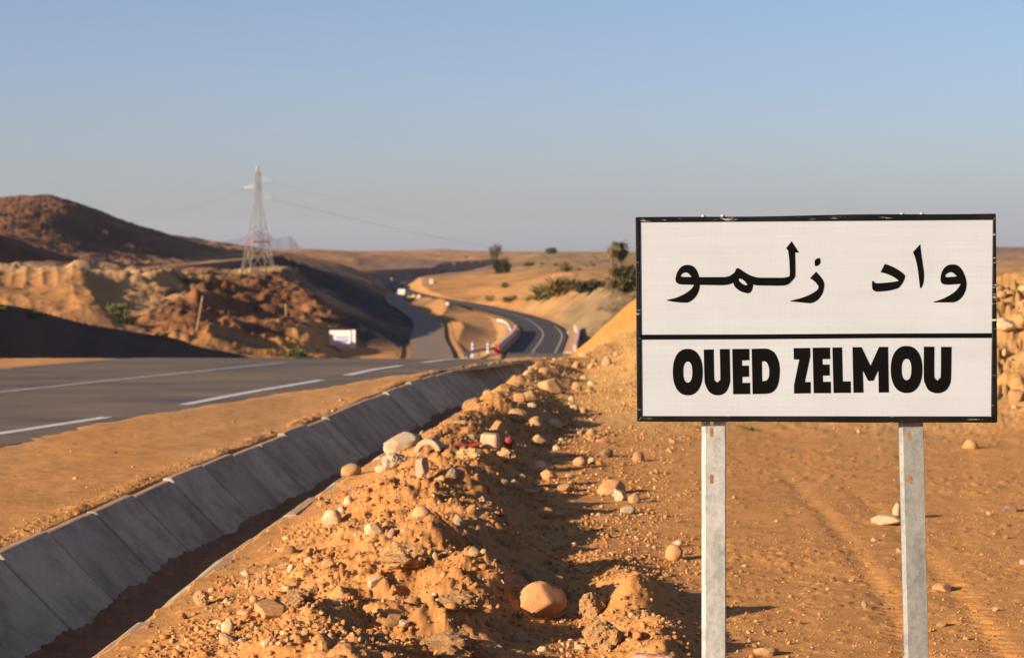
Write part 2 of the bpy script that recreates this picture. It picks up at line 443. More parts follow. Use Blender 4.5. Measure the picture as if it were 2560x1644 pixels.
# ------------------------------------------------------------------ materials
class NT:
    def __init__(s, name):
        s.m = bpy.data.materials.new(name); s.m.use_nodes = True
        s.t = s.m.node_tree; s.b = s.t.nodes['Principled BSDF']
    def n(s, typ, **kw):
        x = s.t.nodes.new(typ)
        for k, v in kw.items():
            if k in x.inputs: x.inputs[k].default_value = v
            else: setattr(x, k, v)
        return x
    def l(s, a, b): s.t.links.new(a, b)
    def coord(s, kind='Object'): return s.n('ShaderNodeTexCoord').outputs[kind]
    def noise(s, vec, scale, detail=4, rough=.55):
        x = s.n('ShaderNodeTexNoise'); x.inputs['Scale'].default_value = scale; x.inputs['Detail'].default_value = detail; x.inputs['Roughness'].default_value = rough
        s.l(vec, x.inputs['Vector']); return x.outputs['Fac']
    def ramp(s, fac, stops):
        x = s.n('ShaderNodeValToRGB'); e = x.color_ramp.elements
        while len(e) < len(stops): e.new(.5)
        for i, (p, c) in enumerate(stops):
            e[i].position = p; e[i].color = (*c, 1) if len(c) == 3 else c
        s.l(fac, x.inputs['Fac']); return x.outputs['Color']
    def mix(s, fac, a, b, mode='MIX'):
        x = s.n('ShaderNodeMix'); x.data_type = 'RGBA'; x.blend_type = mode
        for sock, v in ((x.inputs[0], fac), (x.inputs[6], a), (x.inputs[7], b)):
            if hasattr(v, 'is_output'): s.l(v, sock)
            else: sock.default_value = v if not isinstance(v, tuple) else (*v, 1)[:4]
        return x.outputs[2]
    def math(s, op, a, b=None):
        x = s.n('ShaderNodeMath'); x.operation = op
        for sock, v in ((x.inputs[0], a), (x.inputs[1], b)):
            if v is None: continue
            if hasattr(v, 'is_output'): s.l(v, sock)
            else: sock.default_value = v
        return x.outputs[0]
    def bump(s, h, strength=.4, dist=.01):
        x = s.n('ShaderNodeBump'); x.inputs['Strength'].default_value = strength; x.inputs['Distance'].default_value = dist
        s.l(h, x.inputs['Height']); s.l(x.outputs['Normal'], s.b.inputs['Normal'])
    def set(s, **kw):
        for k, v in kw.items():
            k = k.replace('_', ' ')
            if hasattr(v, 'is_output'): s.l(v, s.b.inputs[k])
            else: s.b.inputs[k].default_value = (*v, 1) if isinstance(v, tuple) and len(v) == 3 else v
        return s.m

def simple(name, col, rough=.7, metal=0, var=.12, scale=6, spec=.3):
    t = NT(name)
    f = t.noise(t.coord(), scale, 4)
    a = tuple(c * (1 - var * 1.6) for c in col); b = tuple(min(1, c * (1 + var)) for c in col)
    return t.set(Base_Color=t.ramp(f, [(.3, a), (.7, b)]), Roughness=rough, Metallic=metal, Specular_IOR_Level=spec)

def mat_ground():
    t = NT('earth')
    at = t.n('ShaderNodeAttribute'); at.attribute_name = 'tint'
    co = t.coord()
    n1 = t.noise(co, 6, 6, .65); n2 = t.noise(co, 45, 3, .6)
    c = t.mix(1.0, at.outputs['Color'], t.ramp(n1, [(.25, (.72, .68, .64)), (.5, (1, 1, 1)), (.78, (1.18, 1.17, 1.15))]), 'MULTIPLY')
    c = t.mix(1.0, c, t.ramp(n2, [(.3, (.82, .8, .78)), (.7, (1.14, 1.14, 1.14))]), 'MULTIPLY')
    vo = t.n('ShaderNodeTexVoronoi'); vo.inputs['Scale'].default_value = 38; t.l(co, vo.inputs['Vector'])
    peb = t.ramp(vo.outputs['Distance'], [(.12, (1, 1, 1)), (.3, (0, 0, 0))])
    sel = t.ramp(vo.outputs['Color'], [(.55, (0, 0, 0)), (.75, (1, 1, 1))])
    pf = t.math('MULTIPLY', peb, sel)
    c = t.mix(t.math('MULTIPLY', pf, .45), c, (.55, .42, .28))
    h = t.math('ADD', t.math('MULTIPLY', t.noise(co, 60, 5, .7), .6), t.math('MULTIPLY', pf, .5))
    t.bump(h, .55, .012)
    return t.set(Base_Color=c, Roughness=.95, Specular_IOR_Level=.12)

def mat_rock(name, stops, bumpy=.5, scale=7):
    t = NT(name)
    co = t.coord()
    oi = t.n('ShaderNodeObjectInfo').outputs['Random']
    vec = t.n('ShaderNodeVectorMath'); vec.operation = 'ADD'
    t.l(co, vec.inputs[0]); t.l(oi, vec.inputs[1])
    f = t.noise(vec.outputs[0], scale, 6, .62)
    c = t.ramp(f, stops)
    k = t.ramp(oi, [(0, (.78, .76, .74)), (.5, (1, 1, 1)), (1, (1.16, 1.14, 1.1))])
    c = t.mix(1.0, c, k, 'MULTIPLY')
    dn = t.ramp(t.noise(vec.outputs[0], scale * .6, 4, .6), [(.4, (0, 0, 0)), (.62, (1, 1, 1))])
    c = t.mix(t.math('MULTIPLY', dn, .55), c, (.44, .22, .085))
    t.bump(t.noise(vec.outputs[0], scale * 3.2, 6, .7), bumpy, .02)
    return t.set(Base_Color=c, Roughness=.9, Specular_IOR_Level=.2)

def mat_gravel():
    t = NT('gravel')
    ri = t.n('ShaderNodeNewGeometry').outputs['Random Per Island']
    c = t.ramp(ri, [(0, (.27, .115, .038)), (.3, (.40, .18, .06)), (.55, (.34, .145, .046)), (.8, (.45, .235, .095)), (.94, (.50, .32, .165)), (.98, (.38, .27, .17)), (1, (.18, .11, .07))])
    f = t.noise(t.coord(), 70, 3)
    c = t.mix(1.0, c, t.ramp(f, [(.3, (.8, .8, .8)), (.7, (1.12, 1.12, 1.12))]), 'MULTIPLY')
    return t.set(Base_Color=c, Roughness=.92, Specular_IOR_Level=.15)

def mat_asphalt(name, base, dust, amount):
    t = NT(name)
    co = t.coord()
    mp = t.n('ShaderNodeMapping'); mp.inputs['Scale'].default_value = (.45, 1.0, 1); t.l(co, mp.inputs['Vector'])
    mp.inputs['Rotation'].default_value = (0, 0, R(-70))
    f = t.noise(mp.outputs['Vector'], .9, 5, .6); g = t.noise(co, 160, 2)
    c = t.mix(t.math('MULTIPLY', t.ramp(f, [(.35, (0, 0, 0)), (.68, (1, 1, 1))]), amount), base, dust)
    c = t.mix(1.0, c, t.ramp(g, [(.3, (.75, .75, .75)), (.7, (1.25, 1.25, 1.25))]), 'MULTIPLY')
    t.bump(g, .25, .004)
    return t.set(Base_Color=c, Roughness=.82, Specular_IOR_Level=.25)

def mat_concrete(name, base, stain):
    t = NT(name)
    co = t.coord()
    f = t.noise(co, 2.5, 6, .65); g = t.noise(co, 22, 4, .6)
    oi = t.n('ShaderNodeObjectInfo').outputs['Random']
    c = t.ramp(f, [(.28, stain), (.55, base), (.8, tuple(min(1, x * 1.18) for x in base))])
    c = t.mix(1.0, c, t.ramp(oi, [(0, (.86, .86, .87)), (1, (1.1, 1.09, 1.08))]), 'MULTIPLY')
    c = t.mix(1.0, c, t.ramp(g, [(.3, (.88, .88, .88)), (.7, (1.08, 1.08, 1.08))]), 'MULTIPLY')
    nz = t.n('ShaderNodeSeparateXYZ'); t.l(t.n('ShaderNodeNewGeometry').outputs['Normal'], nz.inputs[0])
    up = t.ramp(t.math('ADD', nz.outputs['Z'], t.math('MULTIPLY', f, .25)), [(.93, (0, 0, 0)), (1.0, (1, 1, 1))])
    c = t.mix(t.math('MULTIPLY', up, .8), c, (.46, .26, .12))
    t.bump(g, .3, .01)
    return t.set(Base_Color=c, Roughness=.9, Specular_IOR_Level=.2)

def mat_leaf(name, a, b, dry):
    t = NT(name)
    ri = t.n('ShaderNodeNewGeometry').outputs['Random Per Island']
    c = t.ramp(ri, [(0, a), (.6, b), (.85, dry), (1, a)])
    return t.set(Base_Color=c, Roughness=.75, Specular_IOR_Level=.2)

M = dict(
    ground=mat_ground(), gravel=mat_gravel(),
    asphalt=mat_asphalt('worn asphalt', (.088, .069, .052), (.22, .15, .09), .8),
    newasphalt=mat_asphalt('fresh asphalt', (.042, .036, .032), (.09, .07, .052), .6),
    oldasphalt=mat_asphalt('dusty old asphalt', (.17, .125, .085), (.32, .21, .12), .85),
    paint=simple('road paint', (.56, .52, .47), .75, var=.2, scale=9),
    fadedpaint=simple('faded road paint', (.40, .355, .31), .8, var=.25, scale=9),
    slab=mat_concrete('channel concrete', (.365, .315, .235), (.20, .16, .11)),
    concrete=mat_concrete('concrete', (.40, .31, .20), (.28, .20, .12)),
    tan=mat_rock('tan stone', [(.25, (.34, .18, .075)), (.5, (.49, .29, .13)), (.75, (.57, .38, .19))]),
    pale=mat_rock('pale limestone', [(.25, (.42, .28, .15)), (.5, (.55, .40, .235)), (.75, (.62, .48, .31))]),
    orange=mat_rock('orange sandstone', [(.25, (.30, .13, .05)), (.5, (.48, .235, .095)), (.75, (.58, .32, .14))]),
    grey=mat_rock('grey stone', [(.25, (.19, .135, .09)), (.5, (.32, .235, .16)), (.75, (.44, .33, .22))]),
    dark=mat_rock('dark stone', [(.25, (.075, .045, .03)), (.5, (.14, .09, .06)), (.8, (.28, .19, .12))]),
    clod=mat_rock('crumbly clod', [(.2, (.34, .165, .06)), (.45, (.47, .25, .095)), (.62, (.54, .33, .15)), (.8, (.60, .43, .24))], .9, 11),
)

# ------------------------------------------------------------------ ground sheet
def build_ground():
    px = np.concatenate([np.arange(-2600, -300, 60), np.arange(-300, -60, 12), np.arange(-60, 2462, 3.2), np.arange(2462, 2760, 12), np.arange(2760, 5000, 60)])
    inv = lambda d: HY + CAM_H * F / d
    def rows(d0, d1, step):
        n = max(2, int((inv(d0) - inv(d1)) / step)); return 1 / np.linspace(1 / d0, 1 / d1, n, endpoint=False)
    D = np.concatenate([np.linspace(1.2, 8, 24, endpoint=False), rows(8, 20, 1.6), rows(20, 44, 2.0),
                        np.geomspace(44, 85, 30, endpoint=False), np.geomspace(85, 165, 70, endpoint=False), np.geomspace(165, 260, 60, endpoint=False),
                        np.geomspace(260, 480, 170, endpoint=False), np.geomspace(480, 1400, 150, endpoint=False), np.geomspace(1400, 12000, 60)])
    nx, ny = len(px), len(D)
    PX, DD = np.meshgrid(px, D)
    X = ((PX - CX) / F * DD).ravel(); Y = DD.ravel()
    Z, mask, ind, u = ground_z(X, Y, True)
    co = np.stack([X, Y, Z], -1)
    me = bpy.data.meshes.new('ground')
    i = np.arange((nx - 1) * (ny - 1)); r = i // (nx - 1); c = i % (nx - 1)
    a = r * nx + c
    quads = np.stack([a, a + 1, a + nx + 1, a + nx], -1).astype(np.int32)
    me.vertices.add(nx * ny); me.vertices.foreach_set('co', co.ravel().astype(np.float32))
    me.loops.add(quads.size); me.loops.foreach_set('vertex_index', quads.ravel())
    me.polygons.add(len(quads)); me.polygons.foreach_set('loop_start', (np.arange(len(quads)) * 4).astype(np.int32))
    me.update(calc_edges=True)
    me.polygons.foreach_set('use_smooth', np.ones(len(quads), bool))
    # earth colours by place; shade is darkened into the bank and cut face
    C = []
    def cc(px, D, rgb): C.append((px, D, *rgb))
    near = (.50, .23, .066); shoulder = (.50, .245, .082)
    for p in (200, 900, 1300, 1800, 2400):
        for d in (8, 14, 20): cc(p, d, near)
    for p in (0, 500, 900): cc(p, 22, shoulder); cc(p, 30, shoulder); cc(p, 38, shoulder)
    for d in (26, 32, 38): cc(1300, d, (.52, .28, .088)); cc(1450, d, (.54, .30, .092))
    for d in (46, 52): cc(1400, d, (.60, .24, .052)); cc(1480, d, (.60, .24, .052))
    for p in (1800, 2100, 2350, 2600):
        for d in (26, 32, 40): cc(p, d, (.50, .265, .09))
    for p, d in [(-100, 80), (0, 90), (150, 105), (300, 115), (450, 130), (560, 145), (200, 70), (450, 80), (0, 130), (300, 150)]: cc(p, d, (.10, .055, .032))  # left bank: its shadow is deepened in the earth colour
    for p in (-200, 0, 120, 240):
        for d in (250, 285, 310): cc(p, d, (.42, .195, .062))
        cc(p, 335, (.44, .27, .12)); cc(p, 200, (.3, .15, .06))
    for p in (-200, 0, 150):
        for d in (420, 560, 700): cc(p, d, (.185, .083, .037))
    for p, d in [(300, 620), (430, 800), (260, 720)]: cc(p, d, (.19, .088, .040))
    for p, d in [(380, 440), (450, 560), (600, 700), (500, 900)]: cc(p, d, (.34, .175, .078))
    for p, d in [(330, 335), (420, 345), (350, 300)]: cc(p, d, (.45, .25, .10))
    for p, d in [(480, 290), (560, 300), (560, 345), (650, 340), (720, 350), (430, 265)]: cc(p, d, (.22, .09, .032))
    for p, d in [(600, 265), (700, 275), (760, 290), (560, 250), (400, 240)]: cc(p, d, (.43, .195, .058))
    for p, d in [(600, 400), (680, 400), (640, 440), (780, 370)]: cc(p, d, (.29, .165, .068))
    for p, d in [(800, 450), (850, 400), (880, 520), (900, 450), (860, 330), (735, 470), (745, 500), (770, 540), (790, 580), (830, 620), (720, 450)]: cc(p, d, (.048, .036, .026))  # road cut face: shade put into the tint as near-black earth
    for p, d in [(1000, 285), (1100, 300), (1100, 380), (1150, 440), (1050, 500)]: cc(p, d, (.45, .228, .075))
    for p, d in [(1100, 640), (1200, 560), (1200, 700), (1050, 800), (1150, 900)]: cc(p, d, (.46, .225, .070))
    for p, d in [(1250, 480), (1300, 600)]: cc(p, d, (.42, .23, .09))
    for p, d in [(1300, 380), (1380, 360), (1400, 420), (1470, 380)]: cc(p, d, (.28, .185, .085))
    for p, d in [(950, 1100), (1050, 1250), (1000, 1400)]: cc(p, d, (.26, .15, .09))
    for p, d in [(800, 1200), (700, 1000), (900, 1600), (1000, 2000)]: cc(p, d, (.40, .20, .078))
    for p, d in [(1250, 1000), (1350, 900), (1450, 1000), (1300, 1600), (1450, 1600), (1150, 1500)]: cc(p, d, (.32, .19, .075))
    for p in (700, 1000, 1200, 1500): cc(p, 3000, (.40, .195, .08)); cc(p, 9000, (.36, .20, .10))
    for d, c in [(150, (.4, .25, .11)), (420, (.40, .21, .08)), (800, (.45, .24, .09)), (1500, (.34, .2, .09)), (3200, (.24, .13, .08))]: cc(2350, d, c)
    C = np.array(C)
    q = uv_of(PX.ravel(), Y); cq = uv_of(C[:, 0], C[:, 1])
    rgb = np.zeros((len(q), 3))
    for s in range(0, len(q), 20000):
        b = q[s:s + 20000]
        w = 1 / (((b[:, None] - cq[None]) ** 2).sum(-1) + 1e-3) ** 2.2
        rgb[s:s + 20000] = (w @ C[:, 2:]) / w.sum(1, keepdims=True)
    lw = np.clip(Y / 9, .35, 40)          # mottling at a size that suits the distance
    n1 = fbm(X / (lw * .35), Y / (lw * 1.2), 5, 201); n2 = fbm(X / (lw * .09), Y / (lw * .4), 4, 202)
    far = sm(60, 120, Y)
    v = 1 + (.18 + .18 * far) * n1 + (.12 + .2 * far) * n2
    rgb = rgb * v[:, None]
    # darker red crust patches on the eroded slope below the pylon
    lump = sm(240, 265, Y) * (1 - sm(380, 420, Y)) * sm(330, 430, PX.ravel()) * (1 - sm(790, 850, PX.ravel()))
    red = lump * sm(.0, .3, fbm(X / 5, Y / 9, 4, 203))
    rgb = rgb * (1 - red[:, None]) + red[:, None] * np.array([.13, .055, .026])
    # wash and wheel streaks along the road shoulder
    sd = (1 - sm(38, 44, Y)) * (u < -.75)
    al = X * .95 - Y * .31; ac = X * .31 + Y * .95
    rgb = rgb * (1 + sd * (.16 * fbm(al / .28, ac / 3.5, 4, 206) + .10 * fbm(al / 1.1, ac / 6, 3, 207)))[:, None]
    # scrub speckle on the plain
    sc = sm(650, 900, Y) * sm(1150, 1250, PX.ravel()) * sm(.05, .3, fbm(X / 6, Y / 30, 3, 204))
    rgb = rgb * (1 - .6 * sc[:, None]) + .6 * sc[:, None] * np.array([.20, .165, .065])
    # freshly dug earth of the berm, its drier crust, silt in the channel
    mk = (mask * .8)[:, None]
    rgb = rgb * (1 - mk) + mk * np.array([.385, .168, .054]) * v[:, None]
    m = (mask * sm(-.1, .5, fbm(X * 3, Y * 3, 4, 205)))[:, None] * .4
    rgb = rgb * (1 - m) + m * np.array([.42, .21, .08])
    rgb[ind] = np.array([.24, .115, .05]) * (1 + .25 * n2[ind])[:, None]
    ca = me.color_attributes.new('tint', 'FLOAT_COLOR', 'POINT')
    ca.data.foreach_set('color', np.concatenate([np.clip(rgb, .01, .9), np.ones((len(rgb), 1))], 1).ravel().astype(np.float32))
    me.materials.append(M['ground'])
    return tag(link('ground', me), kind='structure')
build_ground()

def build_mountain():
    n, m = 140, 26
    V = []; Fc = []
    prof = [(440, 600), (480, 585), (510, 571), (560, 561), (590, 552), (604, 541), (615, 549), (640, 560), (660, 563), (676, 553), (690, 566), (705, 584), (730, 604)]
    for j in range(m):
        t = j / (m - 1)
        D = 30000 + 4000 * (t - .5)
        for i in range(n):
            px = 440 + 290 * i / (n - 1)
            hpx = max(0, 608 - np.interp(px, *zip(*prof)))
            k = math.sin(math.pi * t) ** .8
            h = (zat(604 - hpx, 30000) - 12) * k * (1 + .12 * float(fbm(np.array([px / 14.]), np.array([t * 6.]), 4, 301)[0]))
            V.append(((px - CX) / F * D, D, 8 + h))
    for j in range(m - 1):
        for i in range(n - 1):
            a = j * n + i; Fc.append((a, a + 1, a + n + 1, a + n))
    b = MB(); b.add(V, Fc)
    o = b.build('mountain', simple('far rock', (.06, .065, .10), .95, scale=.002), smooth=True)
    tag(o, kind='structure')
build_mountain()

# ------------------------------------------------------------------ roads
def strip(path, left, right, dz=0.0, sub=1):
    """a ribbon between two offsets (metres to the right of the line)"""
    P = np.asarray(path, float)
    d = np.gradient(P[:, :2], axis=0); d /= np.linalg.norm(d, axis=1, keepdims=True)
    nrm = np.stack([d[:, 1], -d[:, 0]], 1)
    V = []; Fc = []
    k = sub + 1
    for i in range(len(P)):
        for j in range(k):
            o = left + (right - left) * j / sub
            V.append((P[i, 0] + nrm[i, 0] * o, P[i, 1] + nrm[i, 1] * o, P[i, 2] + dz))
    for i in range(len(P) - 1):
        for j in range(sub):
            a = i * k + j; Fc.append((a, a + 1, a + k + 1, a + k))
    return V, Fc

def ribbon(name, path, left, right, dz, mat, sub=1, parent=None):
    b = MB(); b.add(*strip(path, left, right, dz, sub))
    return b.build(name, mat, parent)

def near_road():
    P = catmull([(x, y, float(zp(y))) for x, y in near_center], .5)
    d = np.gradient(P[:, :2], axis=0); d /= np.linalg.norm(d, axis=1, keepdims=True)
    V = []; Fc = []
    for i in range(len(P)):
        e = float(np.interp(P[i, 1], [10, 18, 22, 26, 31, 38, 44, 60], [4.6, 4.45, 4.15, 3.8, 3.58, 3.9, 3.7, 3.6]))
        for j in range(5):
            o = -3.15 + (e + 3.15) * j / 4
            V.append((P[i, 0] + d[i, 1] * o, P[i, 1] - d[i, 0] * o, P[i, 2]))
    for i in range(len(P) - 1):
        for j in range(4):
            a = i * 5 + j; Fc.append((a, a + 1, a + 6, a + 5))
    b = MB(); b.add(V, Fc)
    return b.build('road', M['asphalt'])
road = near_road(); tag(road, kind='structure')
valley_road = ribbon('valley_road', main_far, -3.55, 3.55, .02, M['newasphalt'], 2); tag(valley_road, kind='structure')
oldr = ribbon('old_road', old_road, -2.6, 2.6, .02, M['oldasphalt'], 2); tag(oldr, kind='structure')
strk = ribbon('side_track', side_track, -4, 4, .05, M['oldasphalt'], 2); tag(strk, kind='structure')

def on_road(pts, step=.5):
    return catmull([(x, y, float(zp(y))) for x, y in pts], step)
ribbon('painted_line', on_road([(-11.4, 13), (-9.1, 20.2), (-6.41, 28.7), (-3.95, 36.2), (-3.1, 41)]), -.06, .06, .004, M['fadedpaint'], parent=road)
for a, b in [((-8.6, 9.5), (-6.9, 14.8)), ((-6.15, 17.2), (-4.28, 24.25)), ((-3.76, 26.25), (-2.62, 31.5)), ((-2.35, 32.7), (-1.72, 35.9)), ((-1.45, 37.2), (-.6, 40.5))]:
    mid = ((a[0] + b[0]) / 2 - .05, (a[1] + b[1]) / 2)
    ribbon('painted_dash', on_road([a, mid, b]), -.075, .075, .004, M['paint'], parent=road)
ribbon('painted_line', main_far, -.1, .1, .03, M['fadedpaint'], parent=valley_road)
ribbon('painted_line', main_far[:18], 2.75, 2.95, .03, M['fadedpaint'], parent=valley_road)

# ------------------------------------------------------------------ concrete drainage channel
def build_channel():
    root = empty('drainage_channel', (float(ditch_x(20.)), 20, 0))
    tag(root, 'concrete lined drainage ditch running between the dirt shoulder and the rubble berm', 'ditch')
    rnd = random.Random(3)
    ys = [3.2]
    while ys[-1] < 40: ys.append(ys[-1] + 1.09 + rnd.uniform(-.04, .04))
    sec = [(-.69, .014), (-.625, .014), (-.53, -.085), (-.41, -.205), (-.29, -.325), (-.17, -.44), (-.17, -.53), (-.69, -.12)]
    for y0, y1 in zip(ys[:-1], ys[1:]):
        for side in (1, -1):
            b = MB(); V = []; n = 6; K = len(sec)
            dz = rnd.uniform(-.014, .014); du = rnd.uniform(-.02, .02); tw = rnd.uniform(-.012, .012)
            for i in range(n):
                t = i / (n - 1); y = y0 + .012 + (y1 - y0 - .024) * t
                xc = float(ditch_x(y)); tx = float(ditch_x(y + .05) - ditch_x(y - .05)) / .1
                il = 1 / math.hypot(1, tx)
                for j, (uu, z) in enumerate(sec):
                    if side == -1 and j in (0, 7): uu = -.70
                    if side == -1 and j in (0, 1): z = -.008
                    w = (uu + du + tw * (t - .5)) * side
                    bow = -.012 * math.sin(math.pi * t) if 1 < j < 5 else 0
                    V.append((xc + w * il - root.location.x, y - w * tx * il - root.location.y, float(zp(y)) + z + dz + bow + rnd.uniform(-.003, .003)))
            Fc = []
            for i in range(n - 1):
                for j in range(K):
                    q = (i * K + j, i * K + (j + 1) % K, (i + 1) * K + (j + 1) % K, (i + 1) * K + j)
                    Fc.append(q if side == 1 else q[::-1])
            Fc.append(tuple(range(K))[::-1] if side == 1 else tuple(range(K))); Fc.append(tuple((n - 1) * K + j for j in range(K))[::side])
            b.add(V, Fc)
            b.build('concrete_slab', M['slab'], root, bevel=.012)
build_channel()

# ------------------------------------------------------------------ place-name sign
SW, SH = 1.22, .705
QTL, QTR, QBR, QBL = (1588.7, 545.1), (2480.0, 535.8), (2485.0, 1053.8), (1590.0, 1050.9)
def sign_uv(x, y):
    """picture point -> metres on the sign face (origin at its centre)"""
    s, t = .5, .5
    for _ in range(12):
        fx = (1 - s) * (1 - t) * QTL[0] + s * (1 - t) * QTR[0] + s * t * QBR[0] + (1 - s) * t * QBL[0]
        fy = (1 - s) * (1 - t) * QTL[1] + s * (1 - t) * QTR[1] + s * t * QBR[1] + (1 - s) * t * QBL[1]
        s += (x - fx) / 893.0; t += (y - fy) / 512.0
    return (s - .5) * SW, (.5 - t) * SH

def outline(pts, conv):
    """(x, y) smooth points, (x, y, 1) corners -> polyline on the sign"""
    P = [(*conv(p[0], p[1]), len(p) > 2) for p in pts]
    n = len(P); out = []
    for i in range(n):
        p1, p2 = P[i], P[(i + 1) % n]
        p0 = P[i - 1] if not p1[2] else p1
        p3 = P[(i + 2) % n] if not p2[2] else p2
        if p1[2] and p2[2]:
            out.append(p1[:2]); continue
        for k in range(6):
            t = k / 6
            q = []
            for a in (0, 1):
                q.append(.5 * (2 * p1[a] + (p2[a] - p0[a]) * t + (2 * p0[a] - 5 * p1[a] + 4 * p2[a] - p3[a]) * t * t + (3 * p1[a] - p0[a] - 3 * p2[a] + p3[a]) * t ** 3))
            out.append(tuple(q))
    return out

def fill_shape(name, loops, depth, mat, bev=0):
    cu = bpy.data.curves.new(name, 'CURVE')
    cu.dimensions = '2D'; cu.fill_mode = 'BOTH'; cu.extrude = depth / 2
    for L in loops:
        sp = cu.splines.new('POLY'); sp.points.add(len(L) - 1)
        for p, (x, y) in zip(sp.points, L): p.co = (x, y, 0, 1)
        sp.use_cyclic_u = True
    o = bpy.data.objects.new(name, cu); COL.objects.link(o)
    dg = bpy.context.evaluated_depsgraph_get()
    me = bpy.data.meshes.new_from_object(o.evaluated_get(dg))
    bpy.data.objects.remove(o); bpy.data.curves.remove(cu)
    me.name = name; me.materials.clear(); me.materials.append(mat)
    me.transform(Matrix.Rotation(R(90), 4, 'X'))
    return me

def mat_sheet():
    t = NT('retroreflective sheeting')
    co = t.coord()
    vo = t.n('ShaderNodeTexVoronoi'); vo.inputs['Scale'].default_value = 240; vo.inputs['Randomness'].default_value = .12; t.l(co, vo.inputs['Vector'])
    cell = t.ramp(vo.outputs['Distance'], [(.25, (1, 1, 1)), (.62, (.80, .80, .82))])
    mp = t.n('ShaderNodeMapping'); mp.inputs['Scale'].default_value = (.6, 1, 38); t.l(co, mp.inputs['Vector'])
    band = t.ramp(t.noise(mp.outputs['Vector'], 2.2, 3), [(.3, (.95, .95, .96)), (.7, (1.03, 1.03, 1.02))])
    dirt = t.ramp(t.noise(co, 3.5, 5, .6), [(.3, (.95, .94, .93)), (.65, (1.02, 1.02, 1.02))])
    c = t.mix(1.0, (.35, .372, .395), cell, 'MULTIPLY'); c = t.mix(1.0, c, band, 'MULTIPLY'); c = t.mix(1.0, c, dirt, 'MULTIPLY')
    sc = t.ramp(t.noise(co, 26, 6, .75), [(.70, (0, 0, 0)), (.76, (1, 1, 1))])
    ms = t.ramp(t.noise(co, 4.2, 2), [(.60, (0, 0, 0)), (.68, (1, 1, 1))])
    c = t.mix(t.math('MULTIPLY', t.math('MULTIPLY', sc, ms), .5), c, (.78, .75, .7))
    return t.set(Base_Color=c, Roughness=.42, Specular_IOR_Level=.25)

def mat_frame():
    t = NT('black frame paint')
    co = t.coord()
    mp = t.n('ShaderNodeMapping'); mp.inputs['Scale'].default_value = (7, 7, 60); t.l(co, mp.inputs['Vector'])
    a = t.ramp(t.noise(mp.outputs['Vector'], 1.3, 6, .75), [(.60, (0, 0, 0)), (.63, (1, 1, 1))])
    k = t.ramp(t.noise(co, 3.1, 2), [(.47, (0, 0, 0)), (.56, (1, 1, 1))])
    f = t.math('MULTIPLY', a, k)
    dust = t.ramp(t.noise(co, 5, 4), [(.4, (.003, .003, .003)), (.75, (.012, .010, .008))])
    return t.set(Base_Color=t.mix(f, dust, (.5, .47, .43)), Roughness=.42, Specular_IOR_Level=.12)

def mat_galv(name, k):
    t = NT(name)
    co = t.coord()
    vo = t.n('ShaderNodeTexVoronoi'); vo.inputs['Scale'].default_value = 60; t.l(co, vo.inputs['Vector'])
    mp = t.n('ShaderNodeMapping'); mp.inputs['Scale'].default_value = (6, 6, 4.5); t.l(co, mp.inputs['Vector'])
    f = t.noise(mp.outputs['Vector'], 2.4, 9, .78); g = t.noise(co, 70, 3)
    c = t.ramp(f, [(q, tuple(k * v for v in w)) for q, w in [(.34, (.30, .295, .27)), (.46, (.44, .43, .39)), (.54, (.55, .54, .49)), (.72, (.64, .63, .575))]])
    c = t.mix(1.0, c, t.ramp(vo.outputs['Color'], [(0, (.94, .94, .94)), (1, (1.06, 1.06, 1.06))]), 'MULTIPLY')
    c = t.mix(1.0, c, t.ramp(g, [(.3, (.9, .9, .9)), (.7, (1.07, 1.07, 1.07))]), 'MULTIPLY')
    t.bump(f, .2, .004)
    return t.set(Base_Color=c, Roughness=t.ramp(f, [(.35, (.62,) * 3), (.7, (.45,) * 3)]), Metallic=.25, Specular_IOR_Level=.5)

